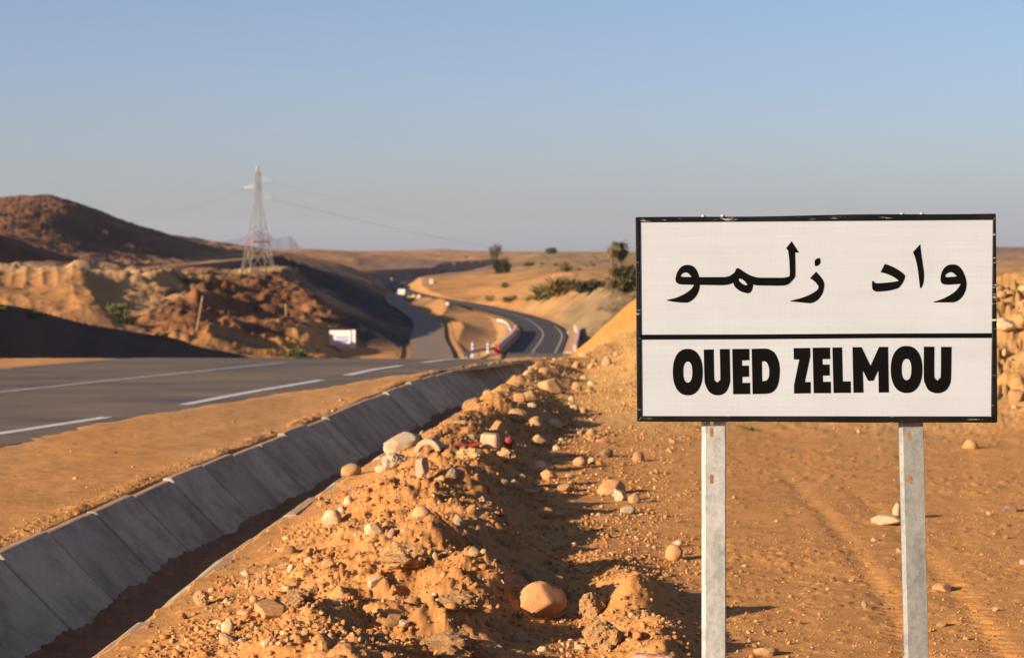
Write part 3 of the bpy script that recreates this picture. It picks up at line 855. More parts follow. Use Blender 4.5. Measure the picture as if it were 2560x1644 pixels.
def build_sign():
    D = 7.84
    base = Vector(((2036 - 1280) / 5740 * D, D, 0))
    zc = CAM_H - (796.5 - 640.5) / 5740 * D
    root = empty('place_name_sign', base, (0, 0, R(-8.4)))
    tag(root, 'white place-name sign with black frame reading OUED ZELMOU in Arabic and Latin letters', 'road sign')
    white, black, galv = mat_sheet(), mat_frame(), mat_galv('galvanised steel', .57)
    dull = mat_galv('angle-shaded galvanised steel', .36)  # right post: same steel, colour darkened for its angle to the light
    vinyl = simple('black vinyl lettering', (.0025, .0025, .0025), .65, var=.1, spec=.03)
    roll = R(.42)
    def place(o, dx=0, dy=0, dz=0):
        # the whole face is rolled slightly, the right end up
        o.rotation_euler = (0, -roll, 0)
        o.location = (dx * math.cos(roll) - dz * math.sin(roll), dy, zc + dz * math.cos(roll) + dx * math.sin(roll))
        return o
    b = MB(); b.box((-SW / 2 + .004, .004, -SH / 2 + .004), (SW / 2 - .004, .030, SH / 2 - .004)); place(b.build('back_panel', galv, root))
    def face(nm, q):
        L = [sign_uv(*p) for p in q]
        V = [(x, 0, z) for x, z in L] + [(x, .0035, z) for x, z in L]
        b = MB(); b.add(V, [(0, 3, 2, 1)[::-1], (4, 5, 6, 7), (0, 1, 5, 4), (1, 2, 6, 5), (2, 3, 7, 6), (3, 0, 4, 7)])
        return place(b.build(nm, white, root))
    face('upper_panel', [(1598, 556), (2474, 549), (2472, 834), (1600, 838)])
    face('lower_panel', [(1600, 845), (2472, 841), (2471, 1040), (1600, 1039)])
    # frame: four bars, proud of the face, slightly dented along the top
    def bar(nm, outer, inner, wob=0, seed=0):
        rn = random.Random(seed); n = 24; V = []
        for i in range(n + 1):
            t = i / n
            o = [outer[0][k] + (outer[1][k] - outer[0][k]) * t for k in (0, 1)]; q = [inner[0][k] + (inner[1][k] - inner[0][k]) * t for k in (0, 1)]
            (x0, z0), (x1, z1) = sign_uv(*o), sign_uv(*q)
            wv = wob * math.sin(t * 9 + seed) * math.sin(t * math.pi)
            V += [(x0, -.006, z0 + wv), (x1, -.006, z1), (x1, .006, z1), (x0, .036, z0 + wv)]
        Fc = []
        for i in range(n):
            for j in range(4):
                Fc.append((i * 4 + j, (i + 1) * 4 + j, (i + 1) * 4 + (j + 1) % 4, i * 4 + (j + 1) % 4))
        Fc += [(0, 1, 2, 3), tuple(n * 4 + k for k in (3, 2, 1, 0))]
        b = MB(); b.add(V, Fc)
        o = place(b.build(nm, black, root, bevel=.003)); 
        bm = bmesh.new(); bm.from_mesh(o.data); bmesh.ops.recalc_face_normals(bm, faces=bm.faces); bm.to_mesh(o.data); bm.free()
        return o
    bar('frame_bar', (QTL, QTR), ((1599.7, 557.7), (2472.4, 551)), .0022, 2)
    bar('frame_bar', (QBL, QBR), ((1601.8, 1037), (2469.4, 1038)), .001, 5)
    bar('frame_bar', ((1588.7, 545.6), (1590, 1050.5)), ((1599.9, 558), (1601.9, 1037)), 0, 1)
    bar('frame_bar', ((2480, 536.2), (2485, 1053.4)), ((2472.3, 551.4), (2469.3, 1037.6)), 0, 1)
    L = [sign_uv(*p) for p in [(1600.8, 835.9), (1900, 835.0), (2200, 832.8), (2471.5, 831.9), (2470.6, 843.0), (2200, 843.6), (1900, 846.3), (1600.9, 847.6)]]
    o = place(link('divider_bar', fill_shape('divider_bar', [L], .006, vinyl), root), 0, .0); o.location.y = -.001
    # lettering
    ca = lambda x, y: sign_uv(1640 + x / 5.45, 590 + y / 5.4526)
    cb = lambda x, y: sign_uv(2120 + x / 7.0529, 590 + y / 7.0526)
    cc = lambda x, y: sign_uv(1660 + x / 6.6611, 840 + y / 6.6625)
    cd = lambda x, y: sign_uv(2020 + x / 6.3105, 840 + y / 6.3125)
    cs = lambda x, y: sign_uv(x, y)
    K = 1
    def ell(cx, cy, rx, ry, e=2.25):
        out = []
        for i in range(28):
            a = 2 * math.pi * i / 28; c, s = math.cos(a), math.sin(a)
            out.append((cx + rx * math.copysign(abs(c) ** (2 / e), c), cy + ry * math.copysign(abs(s) ** (2 / e), s)))
        return out
    G = [
     ('arabic_letters', ca, [
      [(1850, 80, K), (1950, 233, K), (1896, 229, K), (1900, 480), (1899, 535), (1885, 575), (1815, 650), (1775, 668), (1700, 678), (1400, 675), (1360, 672), (1328, 662, K), (1318, 710), (1300, 755), (1265, 779), (1230, 777), (1160, 757), (1100, 715), (1070, 680), (1057, 638, K), (1000, 660), (940, 670), (880, 672), (597, 668, K), (592, 715), (570, 780), (530, 840), (480, 882), (432, 905), (400, 908), (290, 902), (200, 890), (148, 880, K), (148, 872, K), (270, 842), (370, 800), (440, 757), (490, 715), (522, 668, K), (345, 662), (310, 655), (280, 635), (267, 605), (270, 565), (290, 500), (330, 440), (380, 407), (440, 398), (500, 413), (545, 455), (575, 515), (590, 563, K), (900, 562), (960, 558), (1010, 545), (1055, 515), (1080, 490), (1093, 460), (1105, 445), (1125, 443), (1145, 452), (1250, 520), (1320, 550), (1380, 566), (1450, 570), (1720, 570), (1780, 563), (1822, 550, K), (1825, 480), (1818, 330), (1803, 205, K), (1776, 172, K)],
      [(335, 550, K), (360, 515), (405, 500), (445, 515), (487, 560, K), (380, 560)],
      [(1130, 600), (1133, 585), (1150, 584), (1190, 602), (1225, 632), (1249, 668, K), (1220, 670), (1175, 650), (1140, 620)]]),
     ('arabic_letter', ca, [[(2180, 490, K), (2230, 545), (2270, 600), (2288, 650), (2285, 710), (2265, 780), (2220, 850), (2170, 890), (2115, 912), (2060, 912), (1960, 902), (1835, 890, K), (1838, 880, K), (1960, 850), (2060, 815), (2140, 775), (2195, 735), (2213, 705), (2205, 675), (2170, 630), (2100, 577, K)]]),
     ('arabic_dot', ca, [[(2163, 345), (2185, 318), (2220, 305), (2232, 315), (2238, 355), (2228, 385), (2195, 410), (2168, 412), (2163, 390)]]),
     ('arabic_letter', cb, [[(632, 495, K), (720, 525), (830, 580), (920, 640), (968, 685), (980, 715), (965, 770), (930, 840), (870, 917, K), (780, 945), (680, 965), (580, 976), (500, 980), (450, 970), (420, 940), (411, 890), (411, 797, K), (437, 795, K), (447, 815), (470, 830), (530, 833), (650, 825), (780, 810), (872, 793, K), (800, 735), (700, 685), (620, 657), (557, 643, K)]]),
     ('arabic_letter', cb, [[(1241, 153, K), (1255, 290), (1290, 540), (1305, 650), (1306, 740), (1295, 830), (1262, 914, K), (1240, 914, K), (1220, 750), (1205, 620), (1180, 480), (1150, 370), (1116, 292, K)]]),
     ('arabic_letter', cb, [[(1940, 845, K), (1870, 850), (1760, 858), (1680, 858), (1630, 845), (1600, 810), (1593, 750), (1605, 670), (1640, 590), (1700, 530), (1760, 508), (1850, 508), (1910, 540), (1960, 600), (2000, 680), (2025, 760), (2037, 840), (2030, 920), (2005, 1000), (1960, 1075), (1900, 1130), (1830, 1163), (1780, 1167), (1480, 1168, K), (1468, 1160, K), (1620, 1110), (1740, 1050), (1840, 980), (1900, 910)],
                            [(1672, 703), (1700, 665), (1750, 642), (1800, 650), (1840, 680), (1873, 713, K), (1780, 722), (1700, 726)]]),
     ('latin_letter', cc, [ell(391, 588, 250, 383), ell(392, 588, 77, 172, 2.4)]),
     ('latin_letter', cc, [[(662, 217, K), (826, 213, K), (833, 670), (845, 725), (883, 757), (925, 725), (938, 670), (930, 210, K), (1092, 208, K), (1100, 690), (1085, 800), (1040, 900), (970, 955), (890, 970), (810, 955), (740, 900), (690, 800), (672, 690)]]),
     ('latin_letter', cc, [[(1137, 208, K), (1420, 205, K), (1422, 392, K), (1298, 396, K), (1300, 482, K), (1413, 482, K), (1415, 665, K), (1302, 668, K), (1303, 765, K), (1431, 765, K), (1433, 950, K), (1152, 953, K)]]),
     ('latin_letter', cc, [[(1462, 205, K), (1680, 200), (1760, 215), (1840, 270), (1895, 370), (1922, 480), (1927, 600), (1910, 740), (1870, 850), (1800, 920), (1700, 945), (1476, 950, K)], [(1630, 412, K), (1680, 412), (1720, 440), (1748, 510), (1754, 580), (1748, 660), (1715, 720), (1670, 735), (1633, 735, K)]]),
     ('latin_letter', cs, [[(1983.97, 869, K), (2024.8, 868.5, K), (2025.2, 888.5, K), (2011.6, 952.7, K), (2026, 952.8, K), (2026, 980.7, K), (1985, 981.4, K), (1985, 960.1, K), (1998.2, 897, K), (1984.7, 896.7, K)]]),
     ('latin_letter', cd, [[(70, 177, K), (341, 174, K), (343, 352, K), (222, 354, K), (226, 440, K), (333, 440, K), (336, 610, K), (228, 612, K), (231, 708, K), (352, 708, K), (355, 885, K), (88, 887, K)]]),
     ('latin_letter', cd, [[(380, 173, K), (529, 171, K), (540, 702, K), (663, 702, K), (666, 881, K), (398, 883, K)]]),
     ('latin_letter', cd, [[(693, 168, K), (833, 167, K), (974, 462, K), (1107, 163, K), (1244, 163, K), (1257, 876, K), (1102, 877, K), (1096, 520, K), (1018, 692, K), (937, 694, K), (852, 528, K), (862, 878, K), (708, 880, K)]]),
     ('latin_letter', cd, [ell(1532, 516, 244, 368), ell(1532, 516, 76, 166, 2.4)]),
     ('latin_letter', cd, [[(1800, 160, K), (1960, 160, K), (1960, 600), (1970, 650), (2008, 686), (2045, 650), (2062, 600), (2066, 162, K), (2225, 163, K), (2218, 640), (2195, 760), (2140, 840), (2070, 878), (2012, 887), (1940, 877), (1870, 835), (1820, 740), (1800, 640)]]),
    ]
    for nm, cv, loops in G:
        o = place(link(nm, fill_shape(nm, [outline(l, cv) for l in loops], .0016, vinyl), root)); o.location.y = -.0009
    # bolts on the top edge
    for x in (1759, 1807, 2252, 2300):
        sx, sz = sign_uv(x, 541.5)
        b = MB(); b.tube([(0, 0, -.004), (0, 0, .0015), (0, 0, .003)], .008, 10); o = b.build('bolt', galv, root, smooth=False)
        place(o, sx, .016, SH / 2 + .002)
    # posts: folded steel channel with slotted web
    def post(xc, zs, lean, galv):
        p = empty('post', (xc, .040, 0), (0, lean, 0)); p.parent = root
        z0, z1 = -.35, zc + SH / 2 - .03
        def slot(z):
            h, w = .0165, .0065; L = []
            for i in range(7): a = math.pi * i / 6; L.append((-.005 + w * math.cos(a), z + h - w + w * math.sin(a)))
            for i in range(7): a = math.pi + math.pi * i / 6; L.append((-.005 + w * math.cos(a), z - h + w + w * math.sin(a)))
            return L
        web = fill_shape('post_web', [[(-.026, z0), (.0405, z0), (.0405, z1), (-.026, z1)]] + [slot(z) for z in zs], .003, galv)
        link('post_web', web, p)
        b = MB()
        prof = [(-.0262, -.0015), (-.0405, .0062), (-.0415, .045), (-.0385, .045), (-.0375, .0085), (-.0255, .0018)]
        prof2 = [(.0407, -.0015), (.0415, .001), (.0415, .045), (.0385, .045), (.0385, .0016)]
        for pr in (prof, prof2):
            k = len(pr)
            b.add([(x, y, z0) for x, y in pr] + [(x, y, z1) for x, y in pr], [(i, (i + 1) % k, (i + 1) % k + k, i + k) for i in range(k)] + [tuple(range(k))[::-1], tuple(range(k, 2 * k))])
        o = b.build('post_flange', galv, p)
        bm = bmesh.new(); bm.from_mesh(o.data); bmesh.ops.recalc_face_normals(bm, faces=bm.faces); bm.to_mesh(o.data); bm.free()
    pz = lambda y: CAM_H - (y - 640.5) / 5740 * (D + .05)
    post(-.347, [pz(1053), pz(1082), pz(1199.5)] + [pz(1199.5 + 115 * k) for k in range(5, 6)], 0, galv)
    post(.352, [pz(1085), pz(1193)], R(-1.35), dull)
build_sign()

# ------------------------------------------------------------------ stones, clods and rubble
from mathutils import noise as mnoise
def rock_mesh(name, kind, seed, mat, sub=3):
    rn = random.Random(seed)
    bm = bmesh.new(); bmesh.ops.create_icosphere(bm, subdivisions=sub, radius=1)
    off = Vector((rn.uniform(-50, 50), rn.uniform(-50, 50), rn.uniform(-50, 50)))
    cuts = []
    ncut = {'boulder': 6, 'round': 8, 'angular': 12, 'flat': 8, 'clod': 4, 'block': 0}[kind]
    for _ in range(ncut):
        d = Vector((rn.gauss(0, 1), rn.gauss(0, 1), rn.gauss(0, 1))).normalized()
        cuts.append((d, rn.uniform(.52, .9) if kind not in ('round', 'boulder') else rn.uniform(.62, .92)))
    for v in bm.verts:
        p = v.co.copy()
        k = 1 + .22 * mnoise.noise(p * .9 + off)
        if kind == 'clod':
            k += .22 * mnoise.noise(p * 2.0 + off) + .16 * abs(mnoise.noise(p * 4.5 + off)) + .09 * mnoise.noise(p * 9 + off)
        elif kind == 'boulder':
            k += .07 * mnoise.noise(p * 2.0 + off) + .02 * mnoise.noise(p * 5 + off)
        elif kind == 'round':
            k += .08 * mnoise.noise(p * 2.4 + off) + .035 * mnoise.noise(p * 6 + off)
        else:
            k += .12 * mnoise.noise(p * 2.2 + off) + .04 * mnoise.noise(p * 6 + off)
        q = p * k
        for d, h in cuts:
            t = q.dot(d) - h
            if t > 0: q -= d * t * (.94 if kind != 'round' else .8)
        v.co = q
    if kind == 'flat':
        for v in bm.verts: v.co.z *= .5
    # unit width
    xs = [v.co.x for v in bm.verts]; w = max(xs) - min(xs)
    for v in bm.verts: v.co /= w
    zs = [v.co.z for v in bm.verts]; z0 = min(zs)
    for v in bm.verts: v.co.z -= z0
    me = bpy.data.meshes.new(name); bm.to_mesh(me); bm.free()
    me.materials.append(mat)
    me.polygons.foreach_set('use_smooth', [kind in ('round', 'boulder') for _ in me.polygons])
    me['h'] = max(zs) - z0
    return me

def clod_mesh(name, seed, mat):
    """a lump of earth crusted with gravel, one piece"""
    rn = random.Random(seed)
    bm = bmesh.new(); bmesh.ops.create_icosphere(bm, subdivisions=4, radius=1)
    off = Vector((rn.uniform(-50, 50), rn.uniform(-50, 50), rn.uniform(-50, 50)))
    surf = []
    for v in bm.verts:
        p = v.co.copy()
        k = .8 + .3 * mnoise.noise(p * 1.1 + off) + .2 * mnoise.noise(p * 2.3 + off) + .16 * abs(mnoise.noise(p * 4.2 + off)) + .1 * mnoise.noise(p * 9 + off) + .05 * mnoise.noise(p * 18 + off)
        v.co = p * k; v.co.z *= .8
        if v.co.z > -.25: surf.append(v.co.copy())
    bm.verts.ensure_lookup_table()
    for _ in range(150):
        c = rn.choice(surf); r = .03 + .11 * rn.random() ** 3
        g = bmesh.ops.create_icosphere(bm, subdivisions=1, radius=r)
        q = Quaternion((rn.gauss(0, 1), rn.gauss(0, 1), rn.gauss(0, 1), rn.gauss(0, 1))).normalized()
        sc = Vector((rn.uniform(.6, 1.2), rn.uniform(.6, 1.2), rn.uniform(.6, 1.2)))
        for v in g['verts']:
            w = v.co * rn.uniform(.85, 1.15); v.co = c * .985 + q @ Vector((w.x * sc.x, w.y * sc.y, w.z * sc.z))
    xs = [v.co.x for v in bm.verts]; w = max(xs) - min(xs)
    for v in bm.verts: v.co /= w
    zs = [v.co.z for v in bm.verts]; z0 = min(zs)
    for v in bm.verts: v.co.z -= z0
    me = bpy.data.meshes.new(name); bm.to_mesh(me); bm.free()
    me.materials.append(mat); me['h'] = max(zs) - z0
    return me

LIB = {}
def rock_lib(kind, matn, i, sub):
    k = (kind, matn, i, sub)
    if k not in LIB and kind == 'clod' and sub > 2: LIB[k] = clod_mesh('clod', 500 + i, M[matn])
    if k not in LIB: LIB[k] = rock_mesh('stone', kind, hash((kind, i)) % 9999 if False else (sum(map(ord, kind)) * 7 + i * 13), M[matn], sub)
    return LIB[k]

SPOTS = []; ANCHORS = []; USED = set()
CUT = set('half in on just resting lying perched below near at between among left right beside above behind under cut close standing with of catching farthest inside out highest nearest lit to'.split())
def short_name(lab):
    w = lab.split(); k = next((i for i, x in enumerate(w) if x in CUT and i > 1), len(w)); return ' '.join(w[:k])
def place_rock(name, px, py, w, h, kind, matn, label, cat='stone', seed=0, group=None, sub=3, sink=.2, rotz=None, tilt=None):
    p = ground_hit(px, py)
    S = w / F * p.y
    me = rock_lib(kind, matn, seed % 9, sub)
    o = link(name, me)
    hz = (h / F * p.y) / max(.05, me['h']) * (1 + sink)
    o.scale = (S, S * random.Random(seed + int(px)).uniform(.75, 1.0), hz)
    o.rotation_euler = (0, 0, random.Random(int(px * 7 + py)).uniform(0, 6.28) if rotz is None else rotz)
    if tilt: o.rotation_euler = (tilt[0], tilt[1], o.rotation_euler[2])
    o.location = (p.x, p.y + S * .35, p.z - hz * me['h'] * sink)
    tag(o, label, cat, group)
    SPOTS.append((px, py, w)); ANCHORS.append((px, py, short_name(label)))
    return o

NAMED = [
 ('boulder', 1262, 1446, 118, 84, 'boulder', 'orange', 'large smooth orange boulder half in shade among the clods', 'boulder', 4),
 ('earth_clod', 1078, 1440, 128, 56, 'clod', 'clod', 'pale crumbly clod just left of the large smooth boulder', 'clod', 1),
 ('earth_clod', 1055, 1545, 170, 62, 'clod', 'clod', 'big gravelly clod cut by the bottom edge below the smooth boulder', 'clod', 2),
 ('earth_clod', 1387, 1450, 92, 62, 'clod', 'clod', 'sunlit crumbly clod just right of the large smooth boulder', 'clod', 3),
 ('earth_clod', 1415, 1525, 108, 72, 'clod', 'clod', 'gravelly clod nearest to the left sign post', 'clod', 5),
 ('earth_clod', 945, 1330, 125, 62, 'clod', 'clod', 'crusted sunlit clod on the berm crest above the round white pebble', 'clod', 6),
 ('earth_clod', 695, 1425, 95, 46, 'clod', 'clod', 'flat sandy clod above the brown pyramid stone', 'clod', 7),
 ('earth_clod', 470, 1420, 38, 40, 'clod', 'tan', 'knobbly upright clod close to the ditch lip', 'clod', 8),
 ('concrete_lump', 938, 1062, 88, 50, 'angular', 'concrete', 'broken grey concrete lump resting against the ditch lip', 'rubble', 1),
 ('concrete_lump', 925, 1096, 78, 36, 'clod', 'concrete', 'rough concrete lump lying in front of the one at the ditch lip', 'rubble', 2),
 ('stone', 820, 1115, 52, 30, 'round', 'tan', 'broad tan stone perched on the ditch lip', 'stone', 3),
 ('stone', 895, 1108, 34, 18, 'round', 'pale', 'smooth oval cream stone in front of the concrete lumps', 'stone', 5),
 ('stone', 988, 1116, 34, 48, 'angular', 'grey', 'grey stone slab standing on end below the curved block', 'stone', 6),
 ('stone', 777, 1230, 46, 38, 'round', 'pale', 'round cream stone on the sunlit berm slope near the ditch', 'stone', 7),
 ('stone', 800, 1200, 28, 15, 'round', 'pale', 'small oval cream stone just above the round one', 'stone', 8),
 ('stone', 816, 1181, 26, 20, 'round', 'pale', 'cream egg-shaped stone highest of the three near the ditch', 'stone', 2),
 ('stone', 672, 1300, 42, 20, 'round', 'orange', 'orange stone half buried in the berm slope', 'stone', 1),
 ('stone', 681, 1342, 22, 20, 'angular', 'pale', 'small sharp cream stone below the half buried orange one', 'stone', 4),
 ('stone', 770, 1331, 38, 24, 'angular', 'orange', 'wedge-shaped orange stone on the berm slope', 'stone', 3),
 ('stone', 632, 1452, 92, 42, 'angular', 'orange', 'brown pyramid-shaped stone near the bottom of the berm', 'stone', 5),
 ('stone', 532, 1480, 32, 34, 'round', 'pale', 'upright cream stone near the bottom end of the ditch lip', 'stone', 6),
 ('stone', 606, 1376, 20, 18, 'round', 'grey', 'little whitish stone between the ditch lip and the sandy clod', 'stone', 7),
 ('stone', 878, 1384, 38, 26, 'angular', 'pale', 'pale wedge of stone at the edge of the berm shadow', 'stone', 8),
 ('stone', 875, 1252, 46, 28, 'angular', 'pale', 'flat-topped pale stone on the middle of the berm', 'stone', 0),
 ('stone', 915, 1262, 20, 26, 'angular', 'grey', 'narrow grey stone beside the flat-topped pale one', 'stone', 1),
 ('stone', 985, 1212, 46, 26, 'round', 'tan', 'rounded tan stone on the berm crest', 'stone', 2),
 ('stone', 924, 1288, 26, 20, 'round', 'pale', 'cream rounded stone under the crusted clod', 'stone', 3),
 ('stone', 1019, 1320, 18, 24, 'round', 'pale', 'round white pebble at the end of the crusted clod', 'stone', 4),
 ('stone', 620, 1516, 26, 18, 'angular', 'pale', 'small pale stone below the brown pyramid stone', 'stone', 5),
 ('stone', 715, 1486, 22, 16, 'round', 'tan', 'little tan stone right of the brown pyramid stone', 'stone', 6),
 ('stone', 1421, 1072, 36, 24, 'round', 'dark', 'dark brown stone on the flat ground beyond the berm', 'stone', 1),
 ('stone', 1496, 1080, 32, 24, 'round', 'orange', 'reddish orange stone right of the dark one', 'stone', 2),
 ('stone', 1360, 1090, 36, 22, 'round', 'tan', 'speckled tan stone left of the dark one', 'stone', 3),
 ('stone', 1386, 1086, 19, 15, 'round', 'pale', 'small cream stone between the speckled and the dark one', 'stone', 4),
 ('stone', 1455, 1172, 36, 28, 'angular', 'pale', 'whitish pyramid stone at the end of the berm shadow', 'stone', 5),
 ('stone', 1484, 1177, 28, 24, 'round', 'tan', 'round tan stone beside the whitish pyramid', 'stone', 6),
 ('stone', 1468, 1205, 52, 20, 'flat', 'pale', 'flat cream stone below the whitish pyramid', 'stone', 7),
 ('stone', 1580, 1312, 46, 38, 'round', 'orange', 'pinkish boulder left of the left sign post', 'stone', 8),
 ('stone', 1240, 1160, 34, 12, 'flat', 'pale', 'thin cream slab lit inside the berm shadow', 'stone', 0),
 ('stone', 1273, 1214, 50, 26, 'angular', 'orange', 'brown angular stone inside the berm shadow', 'stone', 1),
 ('stone', 1342, 1258, 28, 20, 'round', 'orange', 'orange pebble catching light inside the berm shadow', 'stone', 2),
 ('stone', 1432, 1157, 62, 34, 'angular', 'orange', 'big reddish stone lying in the berm shadow', 'stone', 3),
 ('stone', 1325, 1152, 54, 18, 'flat', 'orange', 'flat brown stone farthest back in the berm shadow', 'stone', 4),
 ('stone', 1240, 1360, 24, 30, 'angular', 'grey', 'upright grey stone in the shade above the smooth boulder', 'stone', 5),
 ('stone', 1110, 1305, 30, 24, 'round', 'tan', 'round stone in the shaded hollow of the berm', 'stone', 6),
 ('stone', 2084, 1232, 92, 22, 'flat', 'pale', 'flat pale slab lying behind the right sign post', 'stone', 7),
 ('stone', 2105, 1218, 36, 44, 'angular', 'pale', 'upright pale stone leaning on the flat slab behind the right post', 'stone', 8),
 ('stone', 1952, 1362, 16, 12, 'angular', 'dark', 'tiny dark stone between the sign posts', 'stone', 0),
 ('stone', 2024, 1424, 14, 18, 'angular', 'grey', 'small upright grey stone between the sign posts', 'stone', 1),
 ('stone', 2274, 1050, 38, 22, 'round', 'orange', 'reddish orange stone right of the right sign post', 'stone', 2),
 ('stone', 2366, 1198, 36, 18, 'angular', 'dark', 'dark red stone near the right edge', 'stone', 3),
 ('stone', 2210, 1385, 46, 18, 'angular', 'orange', 'rusty stone just right of the right sign post', 'stone', 4),
 ('stone', 1800, 1535, 60, 20, 'angular', 'tan', 'low tan stone cut by the bottom edge between the posts', 'stone', 5),
 ('stone', 1757, 1505, 12, 12, 'round', 'grey', 'little round stone near the foot of the left post', 'stone', 6),
 ('stone', 2360, 783, 62, 32, 'angular', 'pale', 'large pale rock on the bank right of the sign', 'rock', 7),
 ('stone', 2392, 770, 30, 26, 'round', 'orange', 'orange rock at the right edge on the bank', 'rock', 8),
 ('stone', 1290, 922, 62, 34, 'angular', 'tan', 'pale block at the far end of the berm beside the ditch', 'rock', 0),
 ('stone', 1210, 990, 46, 34, 'angular', 'tan', 'squarish tan rock on the far half of the berm', 'rock', 1),
 ('stone', 1255, 1000, 40, 24, 'round', 'tan', 'tan rock right of the squarish one on the far berm', 'rock', 2),
 ('stone', 1165, 1012, 34, 26, 'angular', 'tan', 'tan rock just behind the square white block', 'rock', 3),
 ('stone', 1298, 1003, 36, 22, 'angular', 'pale', 'pale rock at the foot of the far berm', 'rock', 4),
 ('stone', 1345, 965, 26, 18, 'round', 'pale', 'whitish rock out on the sandy flat', 'rock', 5),
 ('stone', 1410, 1040, 30, 12, 'flat', 'orange', 'thin reddish slab on the sandy flat', 'rock', 6),
 ('stone', 1265, 1045, 40, 28, 'angular', 'tan', 'tan rock right of the red canister', 'rock', 7),
 ('stone', 1100, 1085, 70, 36, 'clod', 'tan', 'lumpy tan rock in front of the red strip', 'rock', 8),
 ('stone', 1180, 1085, 60, 34, 'clod', 'tan', 'lumpy tan rock in front of the square white block', 'rock', 1),
 ('stone', 1060, 1120, 50, 26, 'angular', 'grey', 'grey-brown rock between the standing slab and the lumpy rocks', 'rock', 2),
 ('stone', 455, 1155, 14, 9, 'angular', 'tan', 'little tan stone on the dirt shoulder left of the ditch', 'stone', 3),
]
for i, r in enumerate(NAMED):
    nm, px, py, w, h, kd, mt, lab, ct, sd = r
    place_rock(nm, px, py, w, h, kd, mt, lab, ct, sd, sub=4 if w > 75 else 3)

def build_debris():
    # curved pale block, square block, red strip and canister left on the berm
    p = ground_hit(1000, 1066); S = p.y / F
    b = MB(); n = 9; V = []
    for i in range(n):
        a = R(175) - R(150) * i / (n - 1)
        for rr in (26, 40):
            for yy in (0, 36): V.append((math.cos(a) * rr * S * .85, yy * S, math.sin(a) * rr * S))
    Fc = []
    for i in range(n - 1):
        a = i * 4; c = a + 4
        Fc += [(a, a + 2, c + 2, c), (a + 1, c + 1, c + 3, a + 3), (a, c, c + 1, a + 1), (a + 2, a + 3, c + 3, c + 2)]
    Fc += [(0, 1, 3, 2), tuple((n - 1) * 4 + k for k in (0, 2, 3, 1))]
    b.add(V, Fc)
    o = b.build('broken_pipe', M['concrete'], bevel=.006, loc=(p.x, p.y, p.z - .01), rot=(R(6), R(8), R(-12)))
    tag(o, 'piece of curved pale concrete pipe lying on the berm', 'rubble')
    p = ground_hit(1143, 1052); S = p.y / F
    b = MB(); b.box((-22 * S, 0, 0), (20 * S, 34 * S, 38 * S))
    o = b.build('stone_block', M['pale'], bevel=.022, loc=(p.x, p.y, p.z - .01), rot=(R(4), R(5), R(-14)))
    tag(o, 'square cream stone block sitting upright on the berm', 'block')
    red = simple('red plastic', (.42, .045, .02), .45, var=.15)
    p = ground_hit(1098, 1050); S = p.y / F
    b = MB()
    V = []
    for i in range(9):
        x = (i - 4) * 8 * S; z = 5 * S + 2.5 * S * math.sin(i * 1.1)
        V += [(x, 0, z), (x, 16 * S, z + 4 * S), (x, 16 * S, z + 6 * S), (x, -1 * S, z + 3 * S)]
    Fc = []
    for i in range(8):
        for j in range(4): Fc.append((i * 4 + j, (i + 1) * 4 + j, (i + 1) * 4 + (j + 1) % 4, i * 4 + (j + 1) % 4))
    Fc += [(0, 1, 2, 3), (35, 34, 33, 32)]
    b.add(V, Fc)
    o = b.build('plastic_strip', red, loc=(p.x, p.y, p.z)); tag(o, 'bent strip of red plastic between the stones on the berm', 'litter')
    p = ground_hit(1188, 1048); S = p.y / F
    b = MB(); b.tube([(0, 10 * S, 0), (0, 10 * S, 3 * S), (0, 10 * S, 20 * S), (0, 10 * S, 24 * S), (0, 10 * S, 25 * S)], 11 * S, 14); 
    b.tube([(0, 10 * S, 25 * S), (0, 10 * S, 29 * S)], 5 * S, 10)
    o = b.build('plastic_canister', simple('dark red plastic', (.22, .02, .012), .4, var=.1), loc=(p.x, p.y, p.z - .01), rot=(0, R(14), 0), smooth=False)
    tag(o, 'small dark red canister behind the square cream block', 'litter')
    p = ground_hit(1530, 1560, 5.0); S = p.y / F
    b = MB(); b.box((-50 * S, 0, 0), (48 * S, 30 * S, 26 * S))
    o = b.build('painted_brick', mat_rock('red painted brick', [(.3, (.35, .09, .05)), (.5, (.45, .16, .10)), (.62, (.62, .50, .42))], .6, 14), bevel=.01, loc=(p.x, p.y, p.z - .01), rot=(R(3), R(4), R(-8)))
    tag(o, 'broken red and white brick at the bottom edge left of the left post', 'brick')
    p = ground_hit(1589, 1276); 
build_debris()
q = place_rock('stone', 1590, 1279, 24, 16, 'round', 'pale', 'small cream stone behind the pinkish boulder', 'stone', 4, sub=2)

